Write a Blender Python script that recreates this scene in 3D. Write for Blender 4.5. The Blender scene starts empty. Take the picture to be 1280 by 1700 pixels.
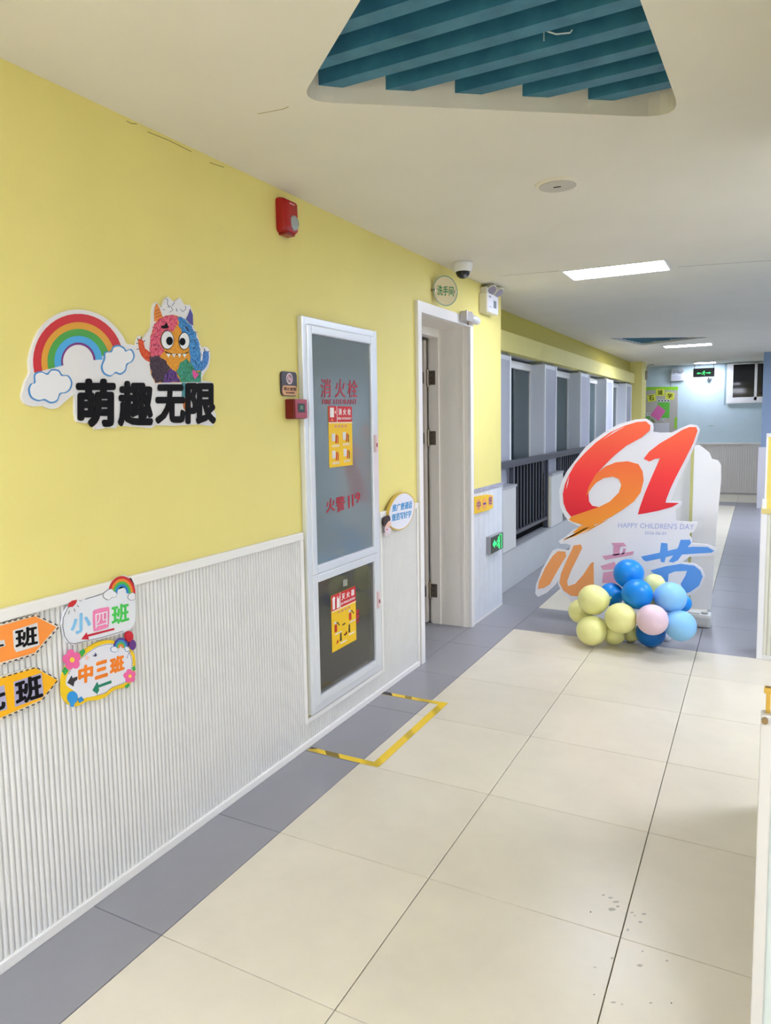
import bpy, bmesh, math, random
import numpy as np
from mathutils import Vector, Matrix
random.seed(7)
S = bpy.context.scene
COL = S.collection

# ------------------------------------------------------------------ camera
FPX, PPX, PPY = 1200.44, 605.82, 816.62          # focal length / principal point in px of 1280x1700
CAM = np.array([1.8028, -2.05398, 1.49148])
YAW, PITCH, ROLL = -0.4992, 0.0958, -0.0189
def _rot(yaw, pitch, roll):
    cy, sy, cp, sp, cr, sr = math.cos(yaw), math.sin(yaw), math.cos(pitch), math.sin(pitch), math.cos(roll), math.sin(roll)
    fwd = np.array([sy*cp, cy*cp, -sp]); right = np.array([cy, -sy, 0]); up = np.cross(right, fwd)
    return cr*right + sr*up, -sr*right + cr*up, fwd
RT, UP, FW = _rot(YAW, PITCH, ROLL)
cd = bpy.data.cameras.new('camera'); co = bpy.data.objects.new('camera', cd); COL.objects.link(co)
cd.sensor_fit = 'HORIZONTAL'
cd.sensor_fit = 'AUTO'; cd.sensor_width = 36.0
cd.lens = FPX * 36.0 / 1700.0
cd.shift_x = (640 - PPX) / 1700.0
cd.shift_y = (PPY - 850) / 1700.0
cd.clip_start = 0.02
M = Matrix(((RT[0], UP[0], -FW[0], CAM[0]), (RT[1], UP[1], -FW[1], CAM[1]), (RT[2], UP[2], -FW[2], CAM[2]), (0, 0, 0, 1)))
co.matrix_world = M
S.camera = co

# ------------------------------------------------------------------ world + exposure
w = bpy.data.worlds.new('night'); S.world = w; w.use_nodes = True
w.node_tree.nodes['Background'].inputs[0].default_value = (0.012, 0.016, 0.02, 1)
w.node_tree.nodes['Background'].inputs[1].default_value = 1.0
S.view_settings.view_transform = 'Standard'
S.view_settings.look = 'None'
S.view_settings.gamma = 1.0
S.view_settings.use_curve_mapping = False
S.view_settings.exposure = 0.06
PANEL_W = 48.0                                     # radiance of the ceiling light panels
# ceiling light panels: (x0, x1, y0, y1, label)
PANELS = [(0.62, 1.245, 2.94, 3.28, 'recessed white light panel glowing in the ceiling, nearest and largest one in view', .70),
          (0.60, 1.19, 8.92, 9.2, 'recessed white light panel behind the small far ceiling grille', 2.0),
          (0.71, 1.06, 12.75, 13.05, 'small glowing ceiling light panel just above the hanging exit sign', .9),
          (0.62, 1.245, -2.95, -2.63, 'ceiling light panel just behind the camera, out of view', 1.65),
          (0.62, 1.245, -5.9, -5.58, 'ceiling light panel well behind the camera, out of view', 1.9),
          (2.6, 3.22, -2.95, -2.63, 'ceiling light panel right of the camera, out of view', 1.65),
          (3.0, 3.62, 3.9, 4.5, 'ceiling light panel over the side lobby, out of view', .8),
          (2.6, 3.22, 1.6, 1.92, 'ceiling light panel in the side room right of the camera, out of view', 1.4),
          (3.0, 3.62, 8.6, 9.2, 'ceiling light panel far down the side lobby, out of view', 1.1)]

# ------------------------------------------------------------------ materials
def lin(c):
    r = []
    for v in c[:3]:
        v /= 255.0
        r.append(v/12.92 if v <= .04045 else ((v+.055)/1.055)**2.4)
    return (*r, 1)
MATS = {}
def mat(name, rgb, rough=.5, metal=0, spec=.5, var=0, vscale=6, bump=0, bscale=60, emit=0, coat=0, var_rgb=None):
    if name in MATS: return MATS[name]
    m = bpy.data.materials.new(name); m.use_nodes = True; nt = m.node_tree; b = nt.nodes['Principled BSDF']
    b.inputs['Base Color'].default_value = lin(rgb); b.inputs['Roughness'].default_value = rough
    b.inputs['Metallic'].default_value = metal; b.inputs['Specular IOR Level'].default_value = spec
    b.inputs['Coat Weight'].default_value = coat
    if emit:
        b.inputs['Emission Color'].default_value = lin(rgb); b.inputs['Emission Strength'].default_value = emit
    geo = None
    if var or bump: geo = nt.nodes.new('ShaderNodeNewGeometry')
    if var:
        n = nt.nodes.new('ShaderNodeTexNoise'); n.inputs['Scale'].default_value = vscale; n.inputs['Detail'].default_value = 5
        nt.links.new(geo.outputs['Position'], n.inputs['Vector'])
        r = nt.nodes.new('ShaderNodeValToRGB'); r.color_ramp.elements[0].position = .3; r.color_ramp.elements[1].position = .7
        c2 = var_rgb or tuple(v*(1-var) for v in rgb)
        r.color_ramp.elements[0].color = lin(c2); r.color_ramp.elements[1].color = lin(rgb)
        nt.links.new(n.outputs['Fac'], r.inputs['Fac']); nt.links.new(r.outputs['Color'], b.inputs['Base Color'])
    if bump:
        n2 = nt.nodes.new('ShaderNodeTexNoise'); n2.inputs['Scale'].default_value = bscale; n2.inputs['Detail'].default_value = 3
        nt.links.new(geo.outputs['Position'], n2.inputs['Vector'])
        bp = nt.nodes.new('ShaderNodeBump'); bp.inputs['Strength'].default_value = bump; bp.inputs['Distance'].default_value = .004
        nt.links.new(n2.outputs['Fac'], bp.inputs['Height']); nt.links.new(bp.outputs['Normal'], b.inputs['Normal'])
    MATS[name] = m
    return m
def flat(rgb, rough=.5):
    return mat('print_%d_%d_%d' % tuple(rgb), rgb, rough)
def fur(name, a, b_):
    m = mat(name, a, .8)
    nt = m.node_tree; b = nt.nodes['Principled BSDF']
    g = nt.nodes.new('ShaderNodeNewGeometry'); mp = nt.nodes.new('ShaderNodeMapping'); mp.inputs['Scale'].default_value = (1, 260, 90)
    mp.inputs['Rotation'].default_value = (.5, 0, 0)
    n = nt.nodes.new('ShaderNodeTexNoise'); n.inputs['Scale'].default_value = 1; n.inputs['Detail'].default_value = 4
    r = nt.nodes.new('ShaderNodeValToRGB'); r.color_ramp.elements[0].position = .4; r.color_ramp.elements[1].position = .6
    r.color_ramp.elements[0].color = lin(a); r.color_ramp.elements[1].color = lin(b_)
    nt.links.new(g.outputs['Position'], mp.inputs['Vector']); nt.links.new(mp.outputs['Vector'], n.inputs['Vector'])
    nt.links.new(n.outputs['Fac'], r.inputs['Fac']); nt.links.new(r.outputs['Color'], b.inputs['Base Color'])
    return m
def gradz(name, stops, z0, z1, rough=.5):
    m = mat(name, stops[0][1], rough)
    nt = m.node_tree; b = nt.nodes['Principled BSDF']
    g = nt.nodes.new('ShaderNodeNewGeometry'); s = nt.nodes.new('ShaderNodeSeparateXYZ'); mr = nt.nodes.new('ShaderNodeMapRange')
    mr.inputs['From Min'].default_value = z0; mr.inputs['From Max'].default_value = z1
    r = nt.nodes.new('ShaderNodeValToRGB'); e = r.color_ramp.elements
    e[0].position = stops[0][0]; e[0].color = lin(stops[0][1]); e[1].position = stops[-1][0]; e[1].color = lin(stops[-1][1])
    for p, c in stops[1:-1]:
        k = e.new(p); k.color = lin(c)
    nt.links.new(g.outputs['Position'], s.inputs[0]); nt.links.new(s.outputs['Z'], mr.inputs['Value'])
    nt.links.new(mr.outputs[0], r.inputs['Fac']); nt.links.new(r.outputs['Color'], b.inputs['Base Color'])
    return m
def glass(name, tint, trans, film, film_rgb, rough=.04, ior=1.45):
    m = bpy.data.materials.new(name); m.use_nodes = True; nt = m.node_tree
    for n in list(nt.nodes): nt.nodes.remove(n)
    out = nt.nodes.new('ShaderNodeOutputMaterial')
    t = nt.nodes.new('ShaderNodeBsdfTransparent'); t.inputs[0].default_value = lin(tint)
    d = nt.nodes.new('ShaderNodeBsdfDiffuse'); d.inputs[0].default_value = lin(film_rgb)
    mx = nt.nodes.new('ShaderNodeMixShader'); mx.inputs[0].default_value = film
    nt.links.new(t.outputs[0], mx.inputs[1]); nt.links.new(d.outputs[0], mx.inputs[2])
    g = nt.nodes.new('ShaderNodeBsdfGlossy'); g.inputs['Roughness'].default_value = rough
    f = nt.nodes.new('ShaderNodeFresnel'); f.inputs['IOR'].default_value = ior
    m2 = nt.nodes.new('ShaderNodeMixShader')
    nt.links.new(f.outputs[0], m2.inputs[0]); nt.links.new(mx.outputs[0], m2.inputs[1]); nt.links.new(g.outputs[0], m2.inputs[2])
    nt.links.new(m2.outputs[0], out.inputs[0])
    return m

YEL = mat('yellow_paint', (240, 226, 138), .62, var=.03, vscale=1.5, bump=.12, bscale=90)
CEIL = mat('ceiling_paint', (236, 231, 218), .8, var=.02, vscale=2, bump=.05)
WAIN = mat('wainscot_plastic', (228, 227, 224), .42, var=.02, vscale=8)
TRIM = mat('white_trim', (240, 238, 234), .38)
CREAM = mat('door_cream', (250, 244, 234), .38)
CASE = mat('door_casing_white', (242, 240, 238), .35)
ALU = mat('white_aluminium', (232, 236, 242), .28, metal=.35)
BLUEW = mat('pale_blue_paint', (206, 226, 234), .6, var=.02)
SLATE = mat('slate_blue_paint', (128, 146, 170), .6)
DARKW = mat('grille_void', (60, 70, 75), .8)
WHITE = mat('white_plastic', (240, 240, 238), .35)
REDP = mat('red_plastic', (150, 10, 18), .3)
BLK = mat('black_print', (16, 14, 18), .7, spec=.2)
METAL = mat('steel', (150, 140, 125), .35, metal=.9)
BRASS = mat('brass', (200, 165, 80), .3, metal=.9)
RAIL = mat('charcoal_rail', (70, 72, 82), .4)
BAL = mat('dark_baluster', (74, 76, 86), .6)
BOARD = mat('white_board', (236, 236, 244), .45)
SLATW = mat('blue_stained_slat', (62, 128, 156), .5, var=.3, vscale=14, bump=.2, bscale=40, var_rgb=(44, 104, 134))
FROST = mat('panel_light', (255, 255, 255), .5)

# ------------------------------------------------------------------ object helpers
ORG = {}
def link(name, me, m, parent=None, org=(0, 0, 0)):
    o = bpy.data.objects.new(name, me); COL.objects.link(o)
    if m and not me.materials: me.materials.append(m)
    if parent is not None: o.parent = parent
    ORG[o] = Vector(org)
    return o
def tag(o, label=None, cat=None, group=None, kind=None):
    if label: o['label'] = label
    if cat: o['category'] = cat
    if group: o['group'] = group
    if kind: o['kind'] = kind
    return o
def empty(name, loc, label=None, cat=None, group=None, kind=None):
    o = bpy.data.objects.new(name, None); COL.objects.link(o); o.location = loc; o.empty_display_size = .05
    ORG[o] = Vector(loc)
    return tag(o, label, cat, group, kind)
def obj(name, bm, m, parent=None, smooth=False, label=None):
    bmesh.ops.recalc_face_normals(bm, faces=bm.faces)
    if parent is not None:
        org = ORG[parent]
    else:
        vs = [v.co for v in bm.verts]
        org = Vector(((min(v.x for v in vs)+max(v.x for v in vs))/2, (min(v.y for v in vs)+max(v.y for v in vs))/2, min(v.z for v in vs)))
    bmesh.ops.translate(bm, verts=bm.verts, vec=-org)
    me = bpy.data.meshes.new(name)
    if smooth:
        for f in bm.faces: f.smooth = True
    bm.to_mesh(me); bm.free()
    o = link(name, me, m, parent, org)
    if parent is None: o.location = org
    if label: o['label'] = label
    return o
def box(bm, x0, x1, y0, y1, z0, z1, bev=0):
    r = bmesh.ops.create_cube(bm, size=1)
    vs = r['verts']
    for v in vs:
        v.co = Vector(((x0+x1)/2 + v.co.x*(x1-x0), (y0+y1)/2 + v.co.y*(y1-y0), (z0+z1)/2 + v.co.z*(z1-z0)))
    if bev:
        es = list({e for v in vs for e in v.link_edges})
        bmesh.ops.bevel(bm, geom=es, offset=bev, segments=2, affect='EDGES', profile=.6)
    return bm
def bx(*a, bev=0):
    return box(bmesh.new(), *a, bev=bev)
def tube(bm, pts, r, seg=8, cap=True):
    pts = [Vector(p) for p in pts]; rings = []
    for i, p in enumerate(pts):
        d = (pts[min(i+1, len(pts)-1)] - pts[max(i-1, 0)]).normalized()
        a = d.orthogonal().normalized()
        if i and rings:
            a = (prev_a - d*prev_a.dot(d)).normalized()
        prev_a = a; b = d.cross(a)
        rr = r[i] if isinstance(r, (list, tuple)) else r
        rings.append([bm.verts.new(p + (a*math.cos(t*2*math.pi/seg) + b*math.sin(t*2*math.pi/seg))*rr) for t in range(seg)])
    for i in range(len(rings)-1):
        for t in range(seg):
            bm.faces.new((rings[i][t], rings[i][(t+1) % seg], rings[i+1][(t+1) % seg], rings[i+1][t]))
    if cap:
        bm.faces.new(rings[0][::-1]); bm.faces.new(rings[-1])
    return bm
def disc(c, axis, r, h, seg=32, r2=None):
    c = Vector(c); ax = Vector(axis).normalized()
    return tube(bmesh.new(), [c, c+ax*h], [r, r if r2 is None else r2], seg)
# planes: (a, b, out) -> world
class Pl:
    def __init__(s, k, v): s.k, s.v = k, v
    def P(s, a, b, o=0):
        if s.k == 'L': return Vector((s.v+o, a, b))
        if s.k == 'Y': return Vector((a, s.v-o, b))
        return Vector((a, b, s.v-o))
    def U(s, u, v):                       # photograph pixel -> coordinates in this plane
        d = RT*((u-PPX)/FPX) - UP*((v-PPY)/FPX) + FW
        i = {'L': 0, 'Y': 1, 'Z': 2}[s.k]
        q = CAM + d*((s.v-CAM[i])/d[i])
        return tuple(np.delete(q, i))
def zz(x0, y0, sc, pts): return [(x0+p[0]/sc, y0+p[1]/sc) for p in pts]
def prism(bm, poly, pl, o0, o1):
    a = [bm.verts.new(pl.P(p[0], p[1], o0)) for p in poly]; b = [bm.verts.new(pl.P(p[0], p[1], o1)) for p in poly]
    n = len(poly)
    bm.faces.new(b); bm.faces.new(a[::-1])
    for i in range(n): bm.faces.new((a[i], a[(i+1) % n], b[(i+1) % n], b[i]))
    return bm
def pp(poly, pl, o0, o1): return prism(bmesh.new(), poly, pl, o0, o1)
def pxp(poly, pl, o0, o1): return prism(bmesh.new(), [pl.U(*p) for p in poly], pl, o0, o1)
def ell(cx, cy, rx, ry, n=24, a0=0, a1=360):
    full = abs(a1-a0) >= 360
    return [(cx+rx*math.cos(math.radians(a0+(a1-a0)*i/(n if full else n-1))), cy+ry*math.sin(math.radians(a0+(a1-a0)*i/(n if full else n-1)))) for i in range(n)]
def smoothp(pts, k=3):
    out = []; n = len(pts)
    for i in range(n):
        p0, p1, p2, p3 = (np.array(pts[(i+j) % n], float) for j in (-1, 0, 1, 2))
        for t in range(k):
            t /= k
            out.append(tuple(.5*((2*p1)+(-p0+p2)*t+(2*p0-5*p1+4*p2-p3)*t*t+(-p0+3*p1-3*p2+p3)*t**3)))
    return out
def rrect(x0, y0, x1, y1, r, n=5):
    o = []
    for cx, cy, a in ((x1-r, y1-r, 0), (x0+r, y1-r, 90), (x0+r, y0+r, 180), (x1-r, y0+r, 270)):
        o += [(cx+r*math.cos(math.radians(a+90*i/n)), cy+r*math.sin(math.radians(a+90*i/n))) for i in range(n+1)]
    return o
def stroke(pts, wd):
    pts = [np.array(p, float) for p in pts]; L, R = [], []
    for i, p in enumerate(pts):
        d = pts[min(i+1, len(pts)-1)] - pts[max(i-1, 0)]; d = d/np.linalg.norm(d); n = np.array([-d[1], d[0]])
        L.append(tuple(p+n*wd/2)); R.append(tuple(p-n*wd/2))
    return L + R[::-1]
_tc = {}
def text(name, s, quad, pl, o, m, parent, bold=0.0, th=.0012, label=None):
    """quad: bl, br, tr, tl in plane coordinates; the glyph bounding box fills it"""
    key = (s, bold)
    if key not in _tc:
        cu = bpy.data.curves.new('t', 'FONT'); cu.body = s; cu.size = 1; cu.offset = min(bold, 0); cu.extrude = .5; cu.resolution_u = 3
        to = bpy.data.objects.new('t', cu); COL.objects.link(to)
        dg = bpy.context.evaluated_depsgraph_get()
        me = bpy.data.meshes.new_from_object(to.evaluated_get(dg))
        vs = np.array([v.co[:] for v in me.vertices]); fs = [tuple(p.vertices) for p in me.polygons]
        if bold > 0:                      # heavier weight: the glyph outline thickened by shifted copies
            n0 = len(vs); f0 = fs; allv = []; fs = []
            for k in range(8):
                a = k*math.pi/4; allv.append(vs + np.array([bold*math.cos(a), bold*math.sin(a), k*.03])); fs += [tuple(i+k*n0 for i in f) for f in f0]
            vs = np.concatenate(allv)
        bpy.data.objects.remove(to); bpy.data.curves.remove(cu); bpy.data.meshes.remove(me)
        _tc[key] = (vs, fs)
    vs, fs = _tc[key]
    mn, mx = vs.min(0), vs.max(0); t = (vs-mn)/np.maximum(mx-mn, 1e-6)
    q = [np.array(p) for p in quad]
    org = ORG[parent]; co_ = []
    for a, b, c in t:
        p = (1-a)*(1-b)*q[0] + a*(1-b)*q[1] + a*b*q[2] + (1-a)*b*q[3]
        co_.append(pl.P(p[0], p[1], o + th*c) - org)
    me = bpy.data.meshes.new(name); me.from_pydata(co_, [], fs)
    ob = link(name, me, m, parent, org)
    if label: ob['label'] = label
    return ob
def rq(x0, y0, x1, y1): return [(x0, y0), (x1, y0), (x1, y1), (x0, y1)]
def pq(pl, bl, br, tr, tl): return [pl.U(*bl), pl.U(*br), pl.U(*tr), pl.U(*tl)]

# ------------------------------------------------------------------ floor
HC = 2.475
YEND = 13.3
floor = obj('floor', bx(-1.7, 4.7, -7.6, YEND+.1, -.08, -.012), mat('grout', (96, 90, 80), .8)); tag(floor, kind='structure')
def tilemat(name, rgb, rough, dirt):
    m = mat(name, rgb, rough)
    nt = m.node_tree; b = nt.nodes['Principled BSDF']; L = nt.links.new
    g = nt.nodes.new('ShaderNodeNewGeometry')
    n = nt.nodes.new('ShaderNodeTexNoise'); n.inputs['Scale'].default_value = 3.2; n.inputs['Detail'].default_value = 8; n.inputs['Roughness'].default_value = .65
    L(g.outputs['Position'], n.inputs['Vector'])
    r = nt.nodes.new('ShaderNodeValToRGB'); e = r.color_ramp.elements; e[0].position = .3; e[1].position = .72
    e[0].color = lin(tuple(v*.95 for v in rgb)); e[1].color = lin(rgb)
    L(n.outputs['Fac'], r.inputs['Fac'])
    oi = nt.nodes.new('ShaderNodeObjectInfo'); mr = nt.nodes.new('ShaderNodeMapRange'); mr.inputs['To Min'].default_value = .94; mr.inputs['To Max'].default_value = 1.0
    L(oi.outputs['Random'], mr.inputs['Value'])
    mx = nt.nodes.new('ShaderNodeVectorMath'); mx.operation = 'SCALE'; L(r.outputs['Color'], mx.inputs[0]); L(mr.outputs[0], mx.inputs['Scale'])
    last = mx.outputs[0]
    if dirt:                                # scattered scuffs and specks
        n2 = nt.nodes.new('ShaderNodeTexNoise'); n2.inputs['Scale'].default_value = 22; n2.inputs['Detail'].default_value = 2
        n3 = nt.nodes.new('ShaderNodeTexNoise'); n3.inputs['Scale'].default_value = 1.6; n3.inputs['Detail'].default_value = 1
        L(g.outputs['Position'], n2.inputs['Vector']); L(g.outputs['Position'], n3.inputs['Vector'])
        mu = nt.nodes.new('ShaderNodeMath'); mu.operation = 'MULTIPLY'; L(n2.outputs['Fac'], mu.inputs[0]); L(n3.outputs['Fac'], mu.inputs[1])
        rr = nt.nodes.new('ShaderNodeMapRange'); rr.inputs['From Min'].default_value = .46; rr.inputs['From Max'].default_value = .52
        L(mu.outputs[0], rr.inputs['Value'])
        mm = nt.nodes.new('ShaderNodeMix'); mm.data_type = 'RGBA'; L(rr.outputs[0], mm.inputs[0]); L(last, mm.inputs[6]); mm.inputs[7].default_value = lin(tuple(v*.72 for v in rgb)); last = mm.outputs[2]
    L(last, b.inputs['Base Color'])
    mr2 = nt.nodes.new('ShaderNodeMapRange'); mr2.inputs['To Min'].default_value = rough*.85; mr2.inputs['To Max'].default_value = rough*1.25
    L(n.outputs['Fac'], mr2.inputs['Value']); L(mr2.outputs[0], b.inputs['Roughness'])
    return m
TCR = tilemat('cream_tile', (228, 219, 198), .3, False)
TGR = tilemat('grey_tile', (152, 151, 156), .3, False)
_tm = {}
def tile(x0, x1, y0, y1, m):
    k = (round(x1-x0, 3), round(y1-y0, 3), m.name)
    if k not in _tm:
        g = .0015; W, D = x1-x0, y1-y0
        bm = bx(g, W-g, g, D-g, -.012, 0)
        top = [e for e in bm.edges if all(v.co.z > -.001 for v in e.verts)]
        bmesh.ops.bevel(bm, geom=top, offset=.001, segments=1, affect='EDGES')
        me = bpy.data.meshes.new('floor_tile'); bm.to_mesh(me); bm.free(); me.materials.append(m); _tm[k] = me
    o = bpy.data.objects.new('floor_tile', _tm[k]); COL.objects.link(o); o.parent = floor
    o.location = Vector((x0, y0, 0)) - ORG[floor]
XB = [.30, .894, 1.494, 2.094]
rows = [(-7.2+.6*i, -7.2+.6*(i+1)) for i in range(16)] + [(2.4, 2.89)]
for y0, y1 in rows:
    tile(0, .30, y0, y1, TGR)
    for c in range(3): tile(XB[c], XB[c+1], y0, y1, TCR)
    if y1 < 2.85:
        for c in range(3): tile(2.094+.6*c, 2.694+.6*c, y0, y1, TCR)
STN = mat('scuff', (176, 171, 158), .5)
FZ0 = Pl('Z', 0)
for k, (x, y, r1, r2) in enumerate(((290, 875, 12, 5), (332, 890, 14, 6), (366, 914, 20, 6), (340, 958, 24, 10), (376, 942, 12, 6), (460, 978, 11, 5), (476, 996, 8, 4), (530, 986, 14, 7), (510, 1034, 13, 6), (436, 1080, 10, 7), (342, 1246, 9, 7), (240, 1301, 9, 5), (522, 1206, 8, 5), (506, 1290, 18, 9), (666, 1262, 8, 6), (350, 1507, 18, 6), (400, 1519, 9, 4), (571, 1511, 12, 6), (236, 1462, 5, 4), (216, 974, 6, 4), (692, 1512, 6, 4))):
    pts = [FZ0.U(*p) for p in zz(920, 1240, 3.556, [(x+r1*random.uniform(.7, 1.15)*math.cos(t*math.pi/5), y+r2*random.uniform(.7, 1.15)*math.sin(t*math.pi/5)) for t in range(10)])]
    obj('scuff_mark', pp(pts, FZ0, 0, -.0003), STN if k not in (18, 19, 20) else mat('speck', (90, 86, 80), .6), floor)
# doorway and recess floor
for y0, y1 in ((1.8, 2.4), (2.4, 3.0)):
    tile(-.6, -.3, y0, y1, TGR); tile(-.3, 0, y0, y1, TGR); tile(-1.2, -.6, y0, y1, TGR)
# grey crossing band
tile(-.1, .30, 2.89, 3.54, TGR)
for c in range(3): tile(XB[c], XB[c+1], 2.89, 3.54, TGR)
yy = 3.54
while yy < 11.2:
    y1 = min(yy+.6, 11.3)
    tile(-.1, .30, yy, y1, TGR)
    tile(.30, .894, yy, y1, TCR); tile(.894, 1.494, yy, y1, TCR)
    for c in range(5): tile(1.494+.6*c, 2.094+.6*c, yy, y1, TGR)
    yy = y1
for c in range(8): tile(-.3+.6*c, .3+.6*c, 11.3, 11.9, TGR)
for r in range(2):
    for c in range(8): tile(-.3+.6*c, .3+.6*c, 11.9+.7*r, 12.6+.7*r, TCR)
for c in range(4): tile(2.094+.6*c, 2.694+.6*c, 2.94, 3.54, TGR)

# ------------------------------------------------------------------ ceiling with two triangular openings
def round_tri(A, B, C, rad, n=6):
    P = [np.array(p, float) for p in (A, B, C)]; out = []
    for i in range(3):
        p, a, b = P[i], P[i-1], P[(i+1) % 3]
        da = (a-p)/np.linalg.norm(a-p); db = (b-p)/np.linalg.norm(b-p)
        ang = math.acos(float(da@db)); L = rad/math.tan(ang/2)
        s, e = p+da*L, p+db*L
        for k in range(n+1):
            t = k/n; out.append(tuple((1-t)**2*s + 2*t*(1-t)*p + t*t*e))
    return out
TRI1 = round_tri((.535, -.10), (1.55, .66), (1.50, -.96), .085)
TRI2 = round_tri((.13, 7.42), (.36, 8.62), (1.22, 8.12), .03)
bm = bmesh.new()
for lp in ([(-.3, -7.6), (4.7, -7.6), (4.7, YEND+.1), (-.3, YEND+.1)], TRI1, TRI2):
    vs = [bm.verts.new((p[0], p[1], HC)) for p in lp]
    for i in range(len(vs)): bm.edges.new((vs[i], vs[(i+1) % len(vs)]))
bmesh.ops.triangle_fill(bm, edges=bm.edges[:], use_beauty=True)
for f in list(bm.faces):                   # keep openings open
    c = f.calc_center_median()
    for T in (TRI1, TRI2):
        ins = False
        for i in range(len(T)):
            (xa, ya), (xb, yb) = T[i-1], T[i]
            if (ya > c.y) != (yb > c.y) and c.x < (xb-xa)*(c.y-ya)/(yb-ya)+xa: ins = not ins
        if ins: bm.faces.remove(f); break
ceil = obj('ceiling', bm, CEIL); tag(ceil, kind='structure')
obj('ceiling_slab', bx(-.3, 4.7, -7.6, YEND+.1, HC+.26, HC+.32), mat('void_grey', (150, 150, 146), .9), ceil)
for seam in ([(.2, 2.862), (.62, 2.934)], [(1.3, 3.24), (1.95, 3.40)]):
    obj('seam', pp(stroke(seam, .004), Pl('Z', HC), -.001, .0006), mat('seam_dark', (120, 112, 98), .9), ceil)
def grille(tri, y0, pitch, depth, zb, zt, wall, label, cat_label):
    cx = sum(p[0] for p in tri)/len(tri); cy = sum(p[1] for p in tri)/len(tri)
    root = empty('ceiling_grille', (cx, cy, HC), label, 'ceiling grille')
    bm = bmesh.new(); n = len(tri)
    a = [bm.verts.new((p[0], p[1], HC)) for p in tri]; b = [bm.verts.new((p[0], p[1], HC+.25)) for p in tri]
    for i in range(n): bm.faces.new((a[i], a[(i+1) % n], b[(i+1) % n], b[i]))
    obj('recess_rim', bm, CEIL, root)
    obj('recess_top', pp(tri, Pl('Z', HC+.25), 0, -.01), wall, root)
    def span(y):
        xs = []
        for i in range(n):
            (xa, ya), (xb, yb) = tri[i-1], tri[i]
            if (ya > y) != (yb > y): xs.append((xb-xa)*(y-ya)/(yb-ya)+xa)
        return (min(xs), max(xs)) if len(xs) >= 2 else None
    y = y0
    while y < max(p[1] for p in tri)-.05:
        s0, s1 = span(y), span(y+depth)
        if s0 and s1:
            e = .004
            x00, x01 = s0[0]+e, s1[0]+e
            poly = [(x00, y), (s0[1]-e, y), (s1[1]-e, y+depth), (x01, y+depth)]
            if poly[1][0]-poly[0][0] > .05:
                obj('slat', pp(poly, Pl('Z', HC), -(zb-HC), -(zt-HC)), SLATW, root)
        y += pitch
    return root
g1 = grille(TRI1, -.872, .133, .052, 2.52, 2.655, mat('grille_back', (24, 66, 84), .8), 'large triangular ceiling recess filled with blue wooden slats, near the top of the view', '')
g2 = grille(TRI2, 7.47, .133, .052, 2.50, 2.62, mat('grille_back', (24, 66, 84), .8), 'small far triangular ceiling recess with dark blue slats beyond the near light panel', '')
# clear hook hanging from the near slats
bm = bmesh.new()
p0 = Pl('Z', 2.52).U(903, 55)
tube(bm, [(p0[0], p0[1], 2.56), (p0[0], p0[1], 2.50)], .0016, 6)
h = obj('wire_hook', bm, mat('clear_plastic', (190, 205, 210), .2)); tag(h, 'thin clear wire hook hanging between blue slats of the near ceiling grille', 'hook')
bm = bmesh.new(); tube(bm, [(p0[0]+.001, p0[1], 2.527), (p0[0]+.03, p0[1]+.012, 2.515), (p0[0]+.065, p0[1]+.02, 2.513), (p0[0]+.07, p0[1]+.02, 2.519)], .0022, 6)
obj('hook_tip', bm, mat('clear_plastic', (190, 205, 210), .2), h)

# lights
LIT = {}
for x0, x1, y0, y1, lab, k in PANELS:
    root = empty('ceiling_light', ((x0+x1)/2, (y0+y1)/2, HC), lab, 'ceiling light', 'flush ceiling light panels')
    bm = bmesh.new(); f = .014
    for a in ((x0-f, x1+f, y0-f, y0), (x0-f, x1+f, y1, y1+f), (x0-f, x0, y0, y1), (x1, x1+f, y0, y1)): box(bm, *a, HC-.008, HC)
    obj('frame', bm, TRIM, root)
    em = mat('panel_light_%.2f' % k, (255, 255, 255), .5, emit=PANEL_W*k); em.node_tree.nodes['Principled BSDF'].inputs['Emission Color'].default_value = (.93, 1.0, 1.22, 1)
    obj('diffuser', bx(x0, x1, y0, y1, HC-.005, HC-.0005), em, root)

# ------------------------------------------------------------------ left wall
LW = Pl('L', 0.0)
YE = 3.53
CY0, CY1, CZ0, CZ1 = .675, 1.345, .165, 1.945         # hydrant cabinet opening
DY0, DY1, DZ = 1.955, 2.80, 2.14                     # door opening
T = .12
bm = bmesh.new()
for y0, y1, z0, z1 in ((-7.6, CY0, 0, HC), (CY0, CY1, 0, CZ0), (CY0, CY1, CZ1, HC), (CY1, DY0, 0, HC), (DY0, DY1, DZ, HC), (DY1, YE, 0, HC)):
    box(bm, -T, 0, y0, y1, z0, z1)
wl = obj('wall_left', bm, YEL); tag(wl, kind='structure')
def ribs(bm, y0, y1, z0, z1, pitch=.0178, h=.008, x=.002, axis='y', sgn=1, base=0):
    n = max(1, int(round((y1-y0)/pitch))); p = (y1-y0)/n
    prof = []
    for i in range(n):
        for t, hh in ((.0, 0), (.12, .62), (.32, .95), (.5, 1), (.68, .95), (.88, .62)): prof.append((y0+(i+t)*p, x+h*hh))
    prof.append((y1, x))
    lo, hi = [], []
    for a, o in prof:
        if axis == 'y': lo.append(bm.verts.new((base+sgn*o, a, z0))); hi.append(bm.verts.new((base+sgn*o, a, z1)))
        else: lo.append(bm.verts.new((a, base+sgn*o, z0))); hi.append(bm.verts.new((a, base+sgn*o, z1)))
    for i in range(len(prof)-1): bm.faces.new((lo[i], lo[i+1], hi[i+1], hi[i]))
WZ = .972
TY0, TY1, TZ = .635, 1.385, .135                      # outer trim round the cabinet
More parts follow.
